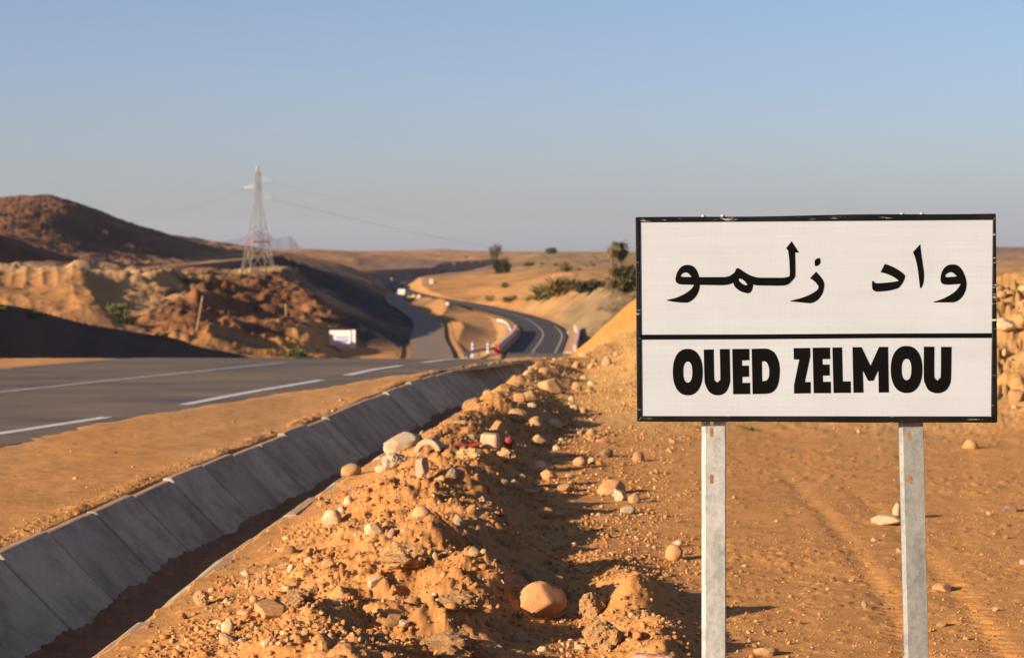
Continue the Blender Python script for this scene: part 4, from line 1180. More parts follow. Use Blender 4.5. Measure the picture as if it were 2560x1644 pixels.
# ordinary stones scattered about, smaller than the ones above
def scatter():
    rn = random.Random(21)
    kinds = [('angular', 'tan'), ('angular', 'tan'), ('angular', 'pale'), ('angular', 'clod'), ('angular', 'orange'), ('angular', 'clod'), ('flat', 'tan'), ('angular', 'grey'), ('clod', 'clod'), ('angular', 'tan'), ('clod', 'clod'), ('clod', 'tan')]
    n = 0; tries = 0
    while n < 240 and tries < 4000:
        tries += 1
        if n < 150:
            Y = rn.uniform(8.4, 20) if rn.random() < .6 else rn.uniform(18, 35)
            s = rn.random() ** .8 * (1.9 if Y < 22 else 1.3)
            X = float(ditch_x(Y)) + .72 + s
            zone = 'berm'
        elif n < 205:
            px = rn.uniform(1350, 2440); py = rn.uniform(985, 1540); Y = CAM_H * F / (py - HY); X = (px - CX) / F * Y; zone = 'flat'
        elif n < 220:
            px = rn.uniform(2325, 2420); Y = rn.uniform(23, 33); X = (px - CX) / F * Y; zone = 'bank'
        else:
            px = rn.uniform(0, 900); Y = rn.uniform(14, 30); X = float(ditch_x(Y)) - rn.uniform(.75, 2.2); zone = 'shoulder'
        px = CX + F * X / Y
        if px < 60 or px > 2440: continue
        z = float(ground_z([X], [Y])[0]); py = HY + (CAM_H - z) * F / Y
        if py > 1560 or (zone != 'shoulder' and any(abs(px - a) < w * .7 and abs(py - b) < 22 for a, b, w in SPOTS)): continue
        kd, mt = rn.choice(kinds)
        w = {'berm': rn.choice([.035, .045, .05, .06, .075, .1]), 'flat': rn.choice([.018, .025, .03, .045]), 'shoulder': rn.choice([.02, .03, .035]), 'bank': rn.choice([.05, .07, .1, .14])}[zone] * rn.uniform(.8, 1.25)
        if zone == 'berm' and Y > 18: w *= 1.5
        o = link('stone', rock_lib(kd, mt, rn.randrange(9), 2))
        o.scale = (w, w * rn.uniform(.65, 1), w * rn.uniform(.6, 1))
        o.rotation_euler = (rn.uniform(-.35, .35), rn.uniform(-.35, .35), rn.uniform(0, 6.28))
        o.location = (X, Y, z - w * .27)
        look = {'angular': 'angular', 'round': 'rounded', 'flat': 'flat', 'clod': 'crumbly'}[kd] + ' ' + {'tan': 'tan', 'pale': 'cream', 'orange': 'orange', 'grey': 'grey', 'clod': 'sandy'}[mt]
        size = 'tiny' if w * F / Y < 16 else 'small' if w * F / Y < 32 else 'medium'
        where = {'berm': '', 'flat': ' on the flat dirt', 'shoulder': ' on the dirt shoulder', 'bank': ' on the bank'}[zone]
        near = sorted(ANCHORS, key=lambda q: (q[0] - px) ** 2 + (2 * (q[1] - py)) ** 2)
        for ax, ay, an in near:
            dx, dy = px - ax, (py - ay) * 2
            side = ('just ' if abs(dx) + abs(dy) < 60 else '') + (('right of' if dx > 0 else 'left of') if abs(dx) > abs(dy) else ('in front of' if dy > 0 else 'behind'))
            lab = '%s %s stone%s %s the %s' % (size, look, where, side, an)
            if lab not in USED and len(lab.split()) <= 16: break
        USED.add(lab)
        tag(o, lab, 'stone', {'berm': 'small stones on the berm', 'flat': 'small stones on the flat dirt', 'shoulder': 'small stones on the road shoulder', 'bank': 'stones on the bank'}[zone])
        n += 1
scatter()

def build_gravel():
    rs = np.random.RandomState(5)
    def pts(n, f): return f(n)
    def berm(n):
        Y = 1 / rs.uniform(1 / 26., 1 / 8.2, n); s = rs.uniform(0, 1, n) ** 1.2 * 2.2 + np.abs(rs.normal(0, .3, n))
        return ditch_x(Y) + .74 + s, Y
    def flat(n):
        Y = 1 / rs.uniform(1 / 24., 1 / 8.6, n); px = rs.uniform(1250, 2450, n)
        return (px - CX) / F * Y, Y
    def lip(n):
        Y = 1 / rs.uniform(1 / 30., 1 / 11., n); return ditch_x(Y) - .74 - np.abs(rs.normal(0, .12, n)), Y
    def shoulder(n):
        Y = 1 / rs.uniform(1 / 30., 1 / 13., n); return ditch_x(Y) - .75 - rs.uniform(0, 2.2, n), Y
    def fan(n):
        Y = 1 / rs.uniform(1 / 42., 1 / 21., n); px = rs.uniform(1230, 1510, n); return (px - CX) / F * Y, Y
    sets = [(fan(3500), .012, .045), (berm(1000), .028, .065), (berm(30000), .006, .034), (flat(15000), .004, .015), (lip(2200), .006, .020), (shoulder(900), .005, .012)]
    bm = bmesh.new(); bmesh.ops.create_icosphere(bm, subdivisions=1, radius=.5)
    bv = np.array([v.co[:] for v in bm.verts]); bf = np.array([[v.index for v in f.verts] for f in bm.faces]); bm.free()
    bm = bmesh.new(); bmesh.ops.create_icosphere(bm, subdivisions=2, radius=.5)
    bv2 = np.array([v.co[:] for v in bm.verts]); bf2 = np.array([[v.index for v in f.verts] for f in bm.faces]); bm.free()
    V = []; Fc = []; base = 0; bv1, bf1 = bv, bf
    for (X, Y), a, b in sets:
        bv, bf = (bv2, bf2) if b > .05 else (bv1, bf1)
        keep = np.abs(X - ditch_x(Y)) > .72
        patch = vnoise(X * 1.7, Y * 1.2, 401) > rs.uniform(.1, .7, len(X)); keep &= patch
        X, Y = X[keep], Y[keep]
        Z = ground_z(X, Y)
        n = len(X)
        sz = a + (b - a) * rs.uniform(0, 1, n) ** 2.5
        sc = sz[:, None] * rs.uniform(.6, 1.35, (n, 3)); sc[:, 2] *= .8
        jit = .22 if b < .05 else .16
        v = bv[None] * (1 + rs.uniform(-jit, jit, (n, len(bv), 1)))
        for _ in range(4):          # chip flat faces off
            d = rs.normal(0, 1, (n, 1, 3)); d /= np.linalg.norm(d, axis=-1, keepdims=True)
            t = np.maximum(0, (v * d).sum(-1, keepdims=True) - rs.uniform(.2, .4, (n, 1, 1)))
            v = v - d * t
        v = v * sc[:, None, :]
        an = rs.uniform(0, 6.28, n); c, s = np.cos(an)[:, None], np.sin(an)[:, None]
        x = v[..., 0] * c - v[..., 1] * s; y = v[..., 0] * s + v[..., 1] * c
        v = np.stack([x + X[:, None], y + Y[:, None], v[..., 2] + Z[:, None] + sz[:, None] * (.18 if b < .05 else .08)], -1)
        V.append(v.reshape(-1, 3)); Fc.append((bf[None] + (np.arange(n) * len(bv))[:, None, None] + base).reshape(-1, 3)); base += n * len(bv)
    V = np.concatenate(V); Fc = np.concatenate(Fc)
    me = bpy.data.meshes.new('gravel')
    me.vertices.add(len(V)); me.vertices.foreach_set('co', V.ravel().astype(np.float32))
    me.loops.add(Fc.size); me.loops.foreach_set('vertex_index', Fc.ravel().astype(np.int32))
    me.polygons.add(len(Fc)); me.polygons.foreach_set('loop_start', (np.arange(len(Fc)) * 3).astype(np.int32))
    me.update(calc_edges=True); me.materials.append(M['gravel'])
    tag(link('gravel', me), 'loose gravel and crumbs of earth on the berm and flat', 'gravel', kind='stuff')
build_gravel()

# ------------------------------------------------------------------ the valley: pylon, wires, road furniture
def gpos(px, py, d0, d1, n=2500):
    return ground_hit(px, py, d0, d1, n)
def gat(px, D):
    X = (px - CX) / F * D
    return Vector((X, D, float(ground_z([X], [D])[0])))

STEEL = simple('pylon steel', (.32, .295, .25), .6, .2, var=.1, scale=1.5)
REDP = simple('red warning paint', (.40, .05, .03), .6, var=.15)
WHITEP = simple('white painted board', (.62, .59, .52), .6, var=.06, scale=.6)
def build_pylon():
    D = 425
    base = gat(604, D)
    h = zat(386, D) - base.z
    root = empty('electricity_pylon', base, (0, 0, R(28)))
    tag(root, 'tall steel lattice pylon with a red band standing on the brown hill', 'pylon')
    def half(t):
        return 2.35 + (.50 - 2.35) * min(1, t / .66) if t < .66 else (.50 - .15 * (t - .66) / .28 if t < .94 else .35 * (1 - (t - .94) / .06) + .02)
    def c(k, t):
        s = half(t); sx, sy = ((-1, -1), (1, -1), (1, 1), (-1, 1))[k % 4]
        return Vector((sx * s, sy * s, t * h))
    for k in range(4):
        b = MB()
        ts = [0, .27, .5, .66, .94, 1.0]
        for a, e in zip(ts[:-1], ts[1:]): b.bar(c(k, a), c(k, e), .11)
        b.build('leg', STEEL, root)
        b = MB(); b.box((-.3, -.3, -1.2), (.3, .3, .35)); b.build('footing', M['concrete'], root, loc=c(k, 0))
    b = MB()
    lv = [.0, .27, .42, .55, .66, .75, .85, .94]
    for a, e in zip(lv[:-1], lv[1:]):
        for k in range(4):
            w = .075 if a < .3 else .036
            b.bar(c(k, a), c(k + 1, e), w); b.bar(c(k + 1, a), c(k, e), w)
            b.bar(c(k, e), c(k + 1, e), w)
    b.build('bracing', STEEL, root)
    b = MB()
    for k in range(4): b.bar(c(k, .27) * 1.0 + Vector((0, 0, .08)), c(k + 1, .27) + Vector((0, 0, .08)), .26, .2)
    b.build('warning_band', REDP, root)
    R_ = Matrix.Rotation(-R(28), 3, 'Z')
    tips = []
    for dx, t, dt in ((1, .852, .035), (-1, .786, .03), (1, .69, .035)):
        d = R_ @ Vector((dx, -.25 * dx, 0)).normalized()
        tip = d * 3.0 + Vector((0, 0, t * h))
        s = half(t); sd = d.cross(Vector((0, 0, 1))) * s
        b = MB()
        for sg in (-1, 1):
            r0 = d * s * .8 + sd * sg + Vector((0, 0, t * h)); r1 = d * s * .6 + sd * sg + Vector((0, 0, (t + dt) * h))
            b.bar(r0, tip, .08); b.bar(r1, tip, .07)
            for q in (.3, .6): b.bar(r0.lerp(tip, q), r1.lerp(tip, q * .8), .05)
        b.build('crossarm', STEEL, root)
        b = MB(); b.tube([tip, tip - Vector((0, 0, .25)), tip - Vector((0, 0, .55))], .09, 6, .05)
        b.build('insulator', simple('insulator', (.2, .16, .12), .3), root)
        tips.append(root.matrix_basis @ (tip - Vector((0, 0, .4))) if False else base + Matrix.Rotation(R(28), 3, 'Z') @ (tip - Vector((0, 0, .45))))
    return base, tips
pyl_base, tips = build_pylon()

def build_wires():
    mat = simple('cable', (.2, .19, .18), .5, .4)
    ends_r = [(1760, 560, 1000), (1700, 600, 1050), (1740, 585, 1000)]
    ends_l = [(110, 500, 1050), (90, 520, 1000), (140, 560, 950)]
    names = ['highest', 'middle', 'lowest']
    for i, t in enumerate(tips):
        for side, en in (('right', ends_r[i]), ('left', ends_l[i])):
            e = pt(*en); sag = 7.5 if side == 'right' else 5.0
            P = []
            for k in range(41):
                q = k / 40; p = t.lerp(e, q); p.z -= sag * 4 * q * (1 - q); P.append(p)
            b = MB(); b.tube(P, .012, 5)
            o = b.build('power_line', mat)
            tag(o, '%s power cable sagging from the pylon towards the %s' % (names[i], 'sign' if side == 'right' else 'dark hill'), 'cable', 'power cables')
build_wires()

def offset_path(path, off, i0, i1):
    P = path[i0:i1]; d = np.gradient(P[:, :2], axis=0); d /= np.linalg.norm(d, axis=1, keepdims=True)
    return [(p[0] + q[1] * off, p[1] - q[0] * off, p[2]) for p, q in zip(P, d)]
def between(y0, y1):
    return int(np.searchsorted(main_far[:40, 1], y0)), int(np.searchsorted(main_far[:40, 1], y1))

PINK = simple('salmon painted concrete', (.62, .40, .30), .75, var=.1, scale=.8)
def wall_along(P, thick, z0, z1, mat, name, parent):
    b = MB(); V = []
    P = [Vector(p) for p in P]
    for i, p in enumerate(P):
        d = (P[min(i + 1, len(P) - 1)] - P[max(i - 1, 0)]); d.z = 0; d.normalize(); s = Vector((d.y, -d.x, 0)) * thick / 2
        V += [p - s + Vector((0, 0, z0)), p + s + Vector((0, 0, z0)), p + s + Vector((0, 0, z1)), p - s + Vector((0, 0, z1))]
    Fc = []
    for i in range(len(P) - 1):
        for j in range(4): Fc.append((i * 4 + j, i * 4 + (j + 1) % 4, (i + 1) * 4 + (j + 1) % 4, (i + 1) * 4 + j))
    n = (len(P) - 1) * 4
    Fc += [(3, 2, 1, 0), (n, n + 1, n + 2, n + 3)]
    b.add(V, Fc)
    return b.build(name, mat, parent)

def build_bridge():
    i0, i1 = between(284, 372)
    L = offset_path(main_far, -4.35, i0, i1)
    root = empty('bridge_parapet', L[0]); tag(root, 'salmon painted bridge parapet with a red end beside the valley road', 'parapet')
    rel = lambda P: [Vector(p) - Vector(L[0]) for p in P]
    wall_along(rel(L), .5, -.6, 1.05, PINK, 'wall', root)
    wall_along(rel(offset_path(main_far, -3.85, i0, i1)), .55, -.6, .22, M['concrete'], 'kerb', root)
    d = (Vector(L[1]) - Vector(L[0])).normalized()
    b = MB(); b.bar(-d * .8 + Vector((0, 0, .3)), -d * .02 + Vector((0, 0, .3)), .56, 1.55); b.build('end_block', REDP, root)
    L2 = offset_path(main_far, 5.3, i0, i1)
    root = empty('bridge_parapet', L2[0]); tag(root, 'low salmon parapet along the far side of the bridge next to the orange slope', 'parapet')
    rel = lambda P: [Vector(p) - Vector(L2[0]) for p in P]
    wall_along(rel(L2), .4, -.6, 1.0, PINK, 'wall', root)
    wall_along(rel(offset_path(main_far, 4.45, i0, i1)), 1.1, -.6, .2, M['concrete'], 'kerb', root)
    # steel guard rails
    def rail(P, label, col):
        P = [Vector(p) for p in P]
        root = empty('guard_rail', P[0]); tag(root, label, 'guard rail')
        Q = [p - P[0] for p in P]
        wall_along(Q, .10, .42, .78, col, 'rail_beam', root)
        for q in Q[::2]:
            b = MB(); b.box((-.07, -.05, -.5), (.07, .05, .72)); b.build('rail_post', STEEL, root, loc=q + Vector((-.12, 0.08, 0)))
    rp = lambda px, py: ((px - CX) / F * ((CAM_H + 9.7) * F / (py - HY)), (CAM_H + 9.7) * F / (py - HY), -10.3)
    rail(catmull([rp(1199, 778), rp(1194, 768), rp(1187, 758), rp(1177, 751.5), rp(1165, 749)], 3), 'white steel guard rail curving off the far end of the parapet', WHITEP)
    rail(catmull([(-2.2, 284.5, -10.3), (-3.6, 282, -10.35), (-4.9, 275, -10.4), (-5.7, 267, -10.4)], 1.5), 'low grey guard rail running up to the red parapet end', STEEL)
build_bridge()

BLUE = simple('blue reflector paint', (.05, .07, .30), .5)
def build_furniture():
    for px, lab in ((1107, 'blue and white banded marker post standing left of its twin'), (1143, 'blue and white banded marker post nearer to the red parapet end')):
        D = 279; p = gat(px, D); top = zat(800, D)
        root = empty('marker_post', p); tag(root, lab, 'marker post', 'blue and white marker posts')
        n = 6; hh = top - p.z
        b = MB(); b.tube([(0, 0, -.3), (0, 0, hh)], .16, 10); b.build('post', WHITEP, root)
        for k in (1, 3, 5):
            b = MB(); b.tube([(0, 0, hh * (.28 + .12 * k)), (0, 0, hh * (.28 + .12 * k) + hh * .1)], .17, 10); b.build('blue_band', BLUE, root)
    # hoarding with a smaller direction sign standing in front of it
    D = 292; p = gat(802, D); S = D / F
    z0, z1 = zat(820, D), zat(773, D)
    root = empty('hoarding', p, (0, 0, R(-5))); tag(root, 'big blank white hoarding at the foot of the dark cutting', 'billboard')
    b = MB(); b.box((-30 * S, -.12, z0 - p.z), (21 * S, .0, z1 - p.z)); b.build('board', WHITEP, root, bevel=.04)
    b = MB(); b.box((21.3 * S, -.02, z0 - p.z), (31 * S, .1, z1 - p.z + .05)); b.build('side_board', WHITEP, root, bevel=.04)
    for x in (-22, 15):
        b = MB(); b.box((x * S - .07, .0, -.6), (x * S + .07, .14, z1 - p.z - .1)); b.build('leg', STEEL, root)
    D = 284; p = gat(801, D); S = D / F
    root = empty('direction_sign', p, (0, 0, R(-5))); tag(root, 'white sign with faint blue lines on two posts in front of the hoarding', 'road sign')
    zt, zb = zat(784, D) - p.z, zat(804, D) - p.z
    b = MB(); b.box((-20 * S, -.05, zb), (20 * S, 0, zt)); b.build('panel', simple('pale lilac board', (.56, .53, .55), .6, var=.05), root)
    lil = simple('faded blue lettering', (.17, .18, .36), .6, var=.15)
    for k, (a, c_, w) in enumerate([(.72, .82, .85), (.56, .63, .9), (.22, .42, .8), (.1, .16, .6)]):
        b = MB(); b.box((-18 * S * w, -.062, zb + (zt - zb) * a), (18 * S * w, -.052, zb + (zt - zb) * c_)); b.build('text_line', lil, root)
    for x in (-14, 14):
        b = MB(); b.box((x * S - .06, .002, -.5), (x * S + .06, .1, zt - .1)); b.build('leg', STEEL, root)
    # smaller white board farther up the road
    p = gpos(940, 696.5, 480, 900); D = p.y; S = D / F
    root = empty('road_board', p); tag(root, 'small bright white board on legs where the two roads meet', 'road sign')
    b = MB(); b.box((-8.3 * S, -.05, 7.2 * S), (8.3 * S, .05, 20 * S)); b.build('panel', WHITEP, root, bevel=.03)
    for x in (-5.5, 0, 5.5):
        b = MB(); b.box((x * S - .09, .052, -.4), (x * S + .09, .2, 18 * S)); b.build('leg', STEEL, root)
    for px, py, w, hh, lab, mt in ((958, 701, 15, 9, 'orange heap of sand beside the small white board', 'tan'), (968, 697, 11, 8, 'pale concrete block behind the orange sand heap', 'pale'), (981, 698, 13, 9, 'pale concrete block farthest from the small white board', 'pale')):
        p = gpos(px, py, 480, 900); S = p.y / F
        o = link('rubble_block', rock_lib('angular', mt, 3, 2)); o.scale = (w * S, w * S * .8, hh * S / o.data['h'] * 1.1); o.location = p - Vector((0, 0, .05))
        tag(o, lab, 'rubble')
    # round sign
    p = gpos(1047, 721, 450, 800); S = p.y / F
    root = empty('round_sign', p); tag(root, 'round red-rimmed sign on a post beside the valley road', 'road sign')
    b = MB(); b.tube([(0, .0, 10 * S), (0, .05, 10 * S)], 5.6 * S, 20); b.build('rim', REDP, root)
    b = MB(); b.tube([(0, -.03, 10 * S), (0, -.004, 10 * S)], 4.1 * S, 20); b.build('disc', WHITEP, root)
    b = MB(); b.box((-.05, .052, -.3), (.05, .15, 13 * S)); b.build('post', STEEL, root)
    # things by the far bend
    p = gpos(1010, 666, 700, 1300); S = p.y / F
    root = empty('warning_board', p); tag(root, 'upright pale board beside the far bend', 'road sign')
    b = MB(); b.box((-4.2 * S, -.1, 1.5 * S), (4.2 * S, .1, 13 * S)); b.build('panel', simple('pale pink board', (.60, .48, .40), .7), root, bevel=.04)
    b = MB(); b.box((-1 * S, .11, -.5), (1 * S, .3, 12 * S)); b.build('post', STEEL, root)
    p = gpos(1020, 666, 700, 1300)
    root = empty('barrier', p); tag(root, 'low dark red barrier just right of the upright pale board', 'barrier')
    b = MB(); b.box((-4 * S, -.15, .2), (4 * S, .15, 6 * S)); b.build('panel', simple('dull red board', (.12, .05, .045), .7), root, bevel=.04)
    b = MB(); b.box((-3 * S, -.3, -.3), (3 * S, .3, .18)); b.build('foot', M['concrete'], root)
    p = gpos(911, 660, 700, 1500); S = p.y / F
    root = empty('chevron_board', p); tag(root, 'red and white board on the outside of the far bend', 'road sign')
    b = MB(); b.box((-4 * S, -.1, 1.5 * S), (3 * S, .1, 9 * S)); b.build('red_panel', REDP, root)
    b = MB(); b.box((3.2 * S, -.1, 1.5 * S), (8 * S, .1, 8 * S)); b.build('white_panel', WHITEP, root)
    b = MB(); b.box((1 * S, .11, -.5), (2 * S, .3, 7 * S)); b.build('post', STEEL, root)
    wood = simple('weathered wood', (.30, .18, .09), .85, var=.25, scale=3)
    for px, py, tx, ty, d0, d1, lab in ((461, 773, 475, 693, 190, 360, 'leaning wooden pole on the eroded slope under the dark hill'), (670, 738, 669, 711, 250, 400, 'short wooden stake on the slope below the pylon')):
        p = gpos(px, py, d0, d1); t = pt(tx, ty, p.y + .6)
        b = MB(); v = t - p; b.tube([v * -.12, v * .5, v], .13, 8, .1)
        o = b.build('wooden_pole', wood, loc=p); tag(o, lab, 'pole')
build_furniture()

# ------------------------------------------------------------------ plants
LEAF = dict(
    olive=mat_leaf('olive leaves', (.06, .058, .018), (.115, .10, .032), (.17, .115, .045)),
    green=mat_leaf('green leaves', (.055, .085, .02), (.10, .13, .032), (.16, .14, .045)),
    bright=mat_leaf('bright green leaves', (.10, .15, .03), (.17, .21, .05), (.20, .18, .06)),
    dark=mat_leaf('dark green leaves', (.018, .028, .01), (.035, .045, .017), (.06, .05, .02)),
    dry=mat_leaf('dry palm leaves', (.13, .10, .03), (.20, .15, .05), (.26, .16, .06)),
)
BARK = simple('bark', (.16, .095, .05), .9, var=.3, scale=2)

def leaf_mass(rn, w, d, h, n, leaf, clumps=14):
    b = MB()
    cs = []
    for _ in range(clumps):
        a = rn.uniform(0, 6.28); rr = math.sqrt(rn.random()) * .8; zz = rn.random()
        cs.append(Vector((math.cos(a) * rr * w / 2, math.sin(a) * rr * d / 2, h * (.12 + .8 * zz * (1 - .35 * rr * rr)))))
    for i in range(n):
        c = rn.choice(cs)
        s = rn.uniform(.5, 1) * leaf
        p = c + Vector((rn.gauss(0, w * .085), rn.gauss(0, d * .085), rn.gauss(0, h * .1)))
        p.z = max(p.z, .02)
        u = Vector((rn.gauss(0, 1), rn.gauss(0, 1), rn.gauss(.3, 1))).normalized(); v = u.orthogonal().normalized()
        b.add([p - u * s, p + v * s * .35, p + u * s, p - v * s * .35], [(0, 1, 2, 3)])
    return b

def fronds(rn, n, length, width, droop, up=(.15, 1.2), origin=Vector((0, 0, 0)), spread=.15):
    b = MB()
    for i in range(n):
        a = rn.uniform(0, 6.28); e = rn.uniform(*up); L = length * rn.uniform(.7, 1.1)
        dirh = Vector((math.cos(a), math.sin(a), 0)); side = Vector((-math.sin(a), math.cos(a), 0))
        p = origin + Vector((rn.gauss(0, spread), rn.gauss(0, spread), 0)); seg = 6
        V = []
        for k in range(seg + 1):
            t = k / seg; ww = width * (.35 + 1.2 * t) * (1 - t) ** .6 + .01
            el = e - droop * t * t * 1.6
            if k: p = p + (dirh * math.cos(el) + Vector((0, 0, math.sin(el)))) * (L / seg)
            dn = Vector((0, 0, -ww * .5))
            V += [p - side * ww + dn, p.copy(), p + side * ww + dn]
        Fc = []
        for k in range(seg):
            j = k * 3; Fc += [(j, j + 1, j + 4, j + 3), (j + 1, j + 2, j + 5, j + 4)]
        b.add(V, Fc)
    return b

def bush(name, x0, x1, top, bot, mat, label, cat='bush', d0=100, d1=3000, seed=0, group=None, style='leaf', depth=1.0):
    rn = random.Random(seed)
    p = gpos((x0 + x1) / 2, bot, d0, d1)
    S = p.y / F; w = (x1 - x0) * S; h = (bot - top) * S
    root = empty(name, p - Vector((0, 0, .05))); tag(root, label, cat, group)
    if style == 'leaf':
        n = int(min(2600, 500 + w * h * 80)); lf = max(.05, min(.6, w * .065))
        leaf_mass(rn, w, w * depth, h, n, lf, 10 + int(w * 3) if w < 8 else 34).build('crown', LEAF[mat], root)
        b = MB()
        for k in range(5):
            a = rn.uniform(0, 6.28); e = Vector((math.cos(a) * w * .25, math.sin(a) * w * .25, h * rn.uniform(.4, .7)))
            b.tube([(0, 0, -.1), e * .5 + Vector((0, 0, h * .08)), e], max(.01, w * .02), 5, max(.005, w * .006))
        b.build('stem', BARK, root)
    else:
        m = max(1, int(round(w / max(h, .1) * 1.3)))
        b = MB()
        for k in range(m):
            ox = 0 if m == 1 else (k / (m - 1) - .5) * w * .62
            fr = fronds(rn, 60, h * 1.1, h * .085, .7, (.3, 1.5), Vector((ox, rn.uniform(-.2, .2) * w, 0)), h * .06)
            b.add(fr.v, fr.f)
        if style == 'both':
            lm = leaf_mass(rn, w * .95, w * .6, h * .8, 900, h * .09, 22); b.add(lm.v, lm.f)
        b.build('crown', LEAF[mat], root)
        b = MB()
        for k in range(m):
            ox = 0 if m == 1 else (k / (m - 1) - .5) * w * .62
            b.tube([(ox, 0, -.2), (ox, 0, h * .15), (ox, 0, h * .3)], h * .07, 7, h * .04)
        b.build('stem', BARK, root)
    return root

bush('tree', 1146, 1177, 571, 604, 'olive', 'round olive tree breaking the skyline', 'tree', 500, 3000, 1)
bush('tree', 1154, 1195, 608, 640, 'dark', 'dark spreading tree below the skyline tree', 'tree', 500, 2000, 2)
bush('tree', 1277, 1304, 580, 594, 'olive', 'low rounded tree on the skyline above the palm thicket', 'tree', 700, 3000, 3)
bush('shrub', 1224, 1252, 613, 624, 'olive', 'small flat shrub alone on the far plain', 'shrub', 500, 2500, 4)
bush('palm_shrub', 1309, 1341, 608, 636, 'olive', 'bushy palm standing behind the palm thicket', 'palm', 400, 2000, 5, style='palm')
bush('palm_shrub', 1250, 1308, 660, 703, 'green', 'bright front palm bush of the thicket', 'palm', 280, 900, 6, 'palm thicket', 'both')
bush('palm_shrub', 1290, 1350, 638, 690, 'dry', 'tall yellowish palm bush in the middle of the thicket', 'palm', 280, 900, 7, 'palm thicket', 'both')
bush('palm_shrub', 1346, 1420, 646, 685, 'dark', 'dark green palm bush at the sign side of the thicket', 'palm', 280, 900, 8, 'palm thicket', 'both')
bush('palm_shrub', 1424, 1500, 606, 682, 'olive', 'dense palm bush at the foot of the tall palm', 'palm', 280, 900, 9, style='both')
bush('shrub', 1170, 1195, 659, 675, 'green', 'single green shrub on the sandy rise', 'shrub', 300, 1500, 10)
bush('shrub', 1135, 1158, 689, 705, 'green', 'green shrub right beside the valley road', 'shrub', 300, 1200, 11)
bush('shrub', 1176, 1212, 690, 708, 'olive', 'wide two-toned shrub next to the roadside shrub', 'shrub', 300, 1200, 12)
bush('shrub', 660, 724, 812, 838, 'green', 'leafy green shrub at the road edge left of the hoarding', 'shrub', 200, 330, 13)
bush('shrub', 618, 642, 816, 833, 'olive', 'small shrub at the tip of the dark bank', 'shrub', 170, 330, 14)
bush('shrub', 735, 750, 814, 834, 'dark', 'narrow dark shrub close to the hoarding', 'shrub', 200, 330, 15)
bush('shrub', -6, 22, 711, 729, 'bright', 'bright green tuft at the left edge on top of the dark bank', 'shrub', 70, 130, 16)
bush('shrub', 46, 98, 727, 742, 'green', 'low green tufts along the top of the dark bank', 'shrub', 70, 140, 17)
bush('shrub', 243, 306, 706, 735, 'bright', 'airy light green shrub where the dark bank meets the orange slope', 'shrub', 85, 330, 18)
bush('shrub', 268, 326, 737, 758, 'dark', 'dark creeping shrub on the shaded bank edge', 'shrub', 85, 300, 19)
bush('shrub', 360, 400, 775, 790, 'dark', 'small dark shrub farther down the shaded bank edge', 'shrub', 85, 300, 22)
bush('shrub', 2322, 2362, 656, 676, 'dark', 'dark shrub behind the bank right of the sign', 'shrub', 100, 900, 20)

_rn = random.Random(77)
_sc = sorted((_rn.uniform(1000, 1480), _rn.uniform(600, 645), _rn.uniform(7, 15)) for k in range(14))
_ord = 'leftmost second third fourth fifth sixth seventh eighth ninth tenth eleventh twelfth thirteenth rightmost'.split()
for k, (px, py, w) in enumerate(_sc):
    lab = 'tiny scrub bush on the far plain, %s of the fourteen%s' % (_ord[k], '' if k in (0, 13) else ' counted from the left')
    bush('scrub_bush', px - w / 2, px + w / 2, py - w * .45, py, _rn.choice(['olive', 'dark', 'olive']), lab, 'bush', 500, 3500, 100 + k, 'tiny scrub bushes on the plain')

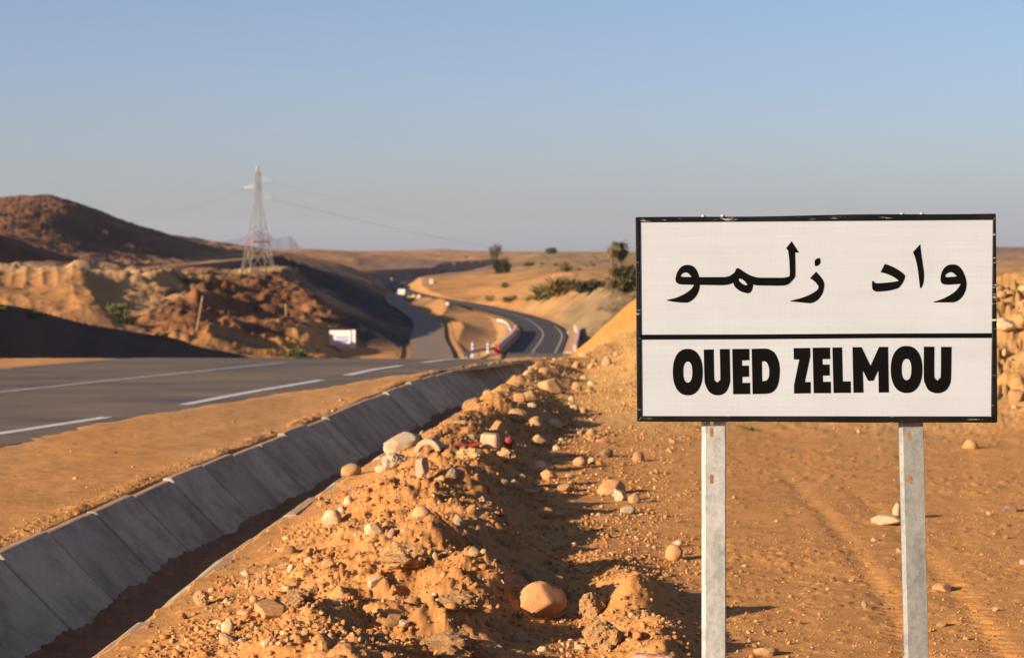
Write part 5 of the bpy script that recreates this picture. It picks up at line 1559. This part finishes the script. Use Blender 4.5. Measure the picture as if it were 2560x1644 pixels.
def tall_palm():
    rn = random.Random(31)
    p = gpos(1452, 676, 300, 900); S = p.y / F
    root = empty('date_palm', p); tag(root, 'tall date palm rising above the horizon left of the sign', 'palm')
    ht = (676 - 582) * S
    b = MB(); b.tube([(0, 0, -.3), (.1, 0, ht * .5), (-.05, 0, ht)], .32, 9, .24); b.build('trunk', BARK, root)
    fronds(rn, 80, 34 * S, 3.4 * S, 1.3, (-.2, 1.5), Vector((0, 0, ht)), .15).build('crown', LEAF['olive'], root)
    fronds(rn, 80, 32 * S, 3.4 * S, 1.0, (-1.3, -.5), Vector((0, 0, ht - .2)), .15).build('dry_skirt', LEAF['dry'], root)
    p = gpos(1434, 676, 300, 900)
    root = empty('date_palm', p + Vector((0, 1.5, 0))); tag(root, 'shorter date palm touching the tall one', 'palm')
    ht = (676 - 592) * S
    b = MB(); b.tube([(0, 0, -.3), (.05, 0, ht * .5), (0, 0, ht)], .3, 9, .22); b.build('trunk', BARK, root)
    fronds(rn, 70, 24 * S, 3.0 * S, 1.2, (-.1, 1.4), Vector((0, 0, ht)), .12).build('crown', LEAF['dry'], root)
tall_palm()

def tuft(px, py, w, h, label, mat='green', seed=0):
    rn = random.Random(seed)
    p = ground_hit(px, py); S = p.y / F
    b = MB()
    for i in range(46):
        a = rn.uniform(0, 6.28); r = rn.random() * w * S * .3; e = rn.uniform(.5, 1.4); L = h * S * rn.uniform(.6, 1.1)
        o = Vector((math.cos(a) * r, math.sin(a) * r, -.005)); d = Vector((math.cos(a) * math.cos(e), math.sin(a) * math.cos(e), math.sin(e))) * L
        s = Vector((-math.sin(a), math.cos(a), 0)) * .0035
        b.add([o - s, o + s, o + d * .6 + s * .8, o + d, o + d * .6 - s * .8], [(0, 1, 2, 3, 4)])
    o = b.build('grass_tuft', LEAF[mat], loc=p); tag(o, label, 'grass tuft', 'grass tufts on the flat dirt')
tuft(1757, 1008, 30, 15, 'green tuft on the flat dirt just under the sign', 'green', 1)
tuft(1413, 1232, 26, 9, 'faint green tuft at the edge of the berm shadow', 'green', 2)
tuft(1440, 1244, 26, 9, 'faint green tuft in the middle of three at the shadow edge', 'green', 3)
tuft(1484, 1242, 22, 9, 'faint green tuft farthest out from the berm shadow', 'green', 4)

# ------------------------------------------------------------------ hazy air
def build_haze():
    b = MB(); b.box((-16000, -80, -40), (16000, 33000, 420))
    t = bpy.data.materials.new('dusty air'); t.use_nodes = True
    nt = t.node_tree; nt.nodes.remove(nt.nodes['Principled BSDF'])
    v = nt.nodes.new('ShaderNodeVolumePrincipled')
    v.inputs['Color'].default_value = (.74, .82, .95, 1)
    v.inputs['Density'].default_value = 2.3e-5
    v.inputs['Anisotropy'].default_value = .2
    nt.links.new(v.outputs['Volume'], nt.nodes['Material Output'].inputs['Volume'])
    o = b.build('haze', t); tag(o, kind='stuff')
build_haze()
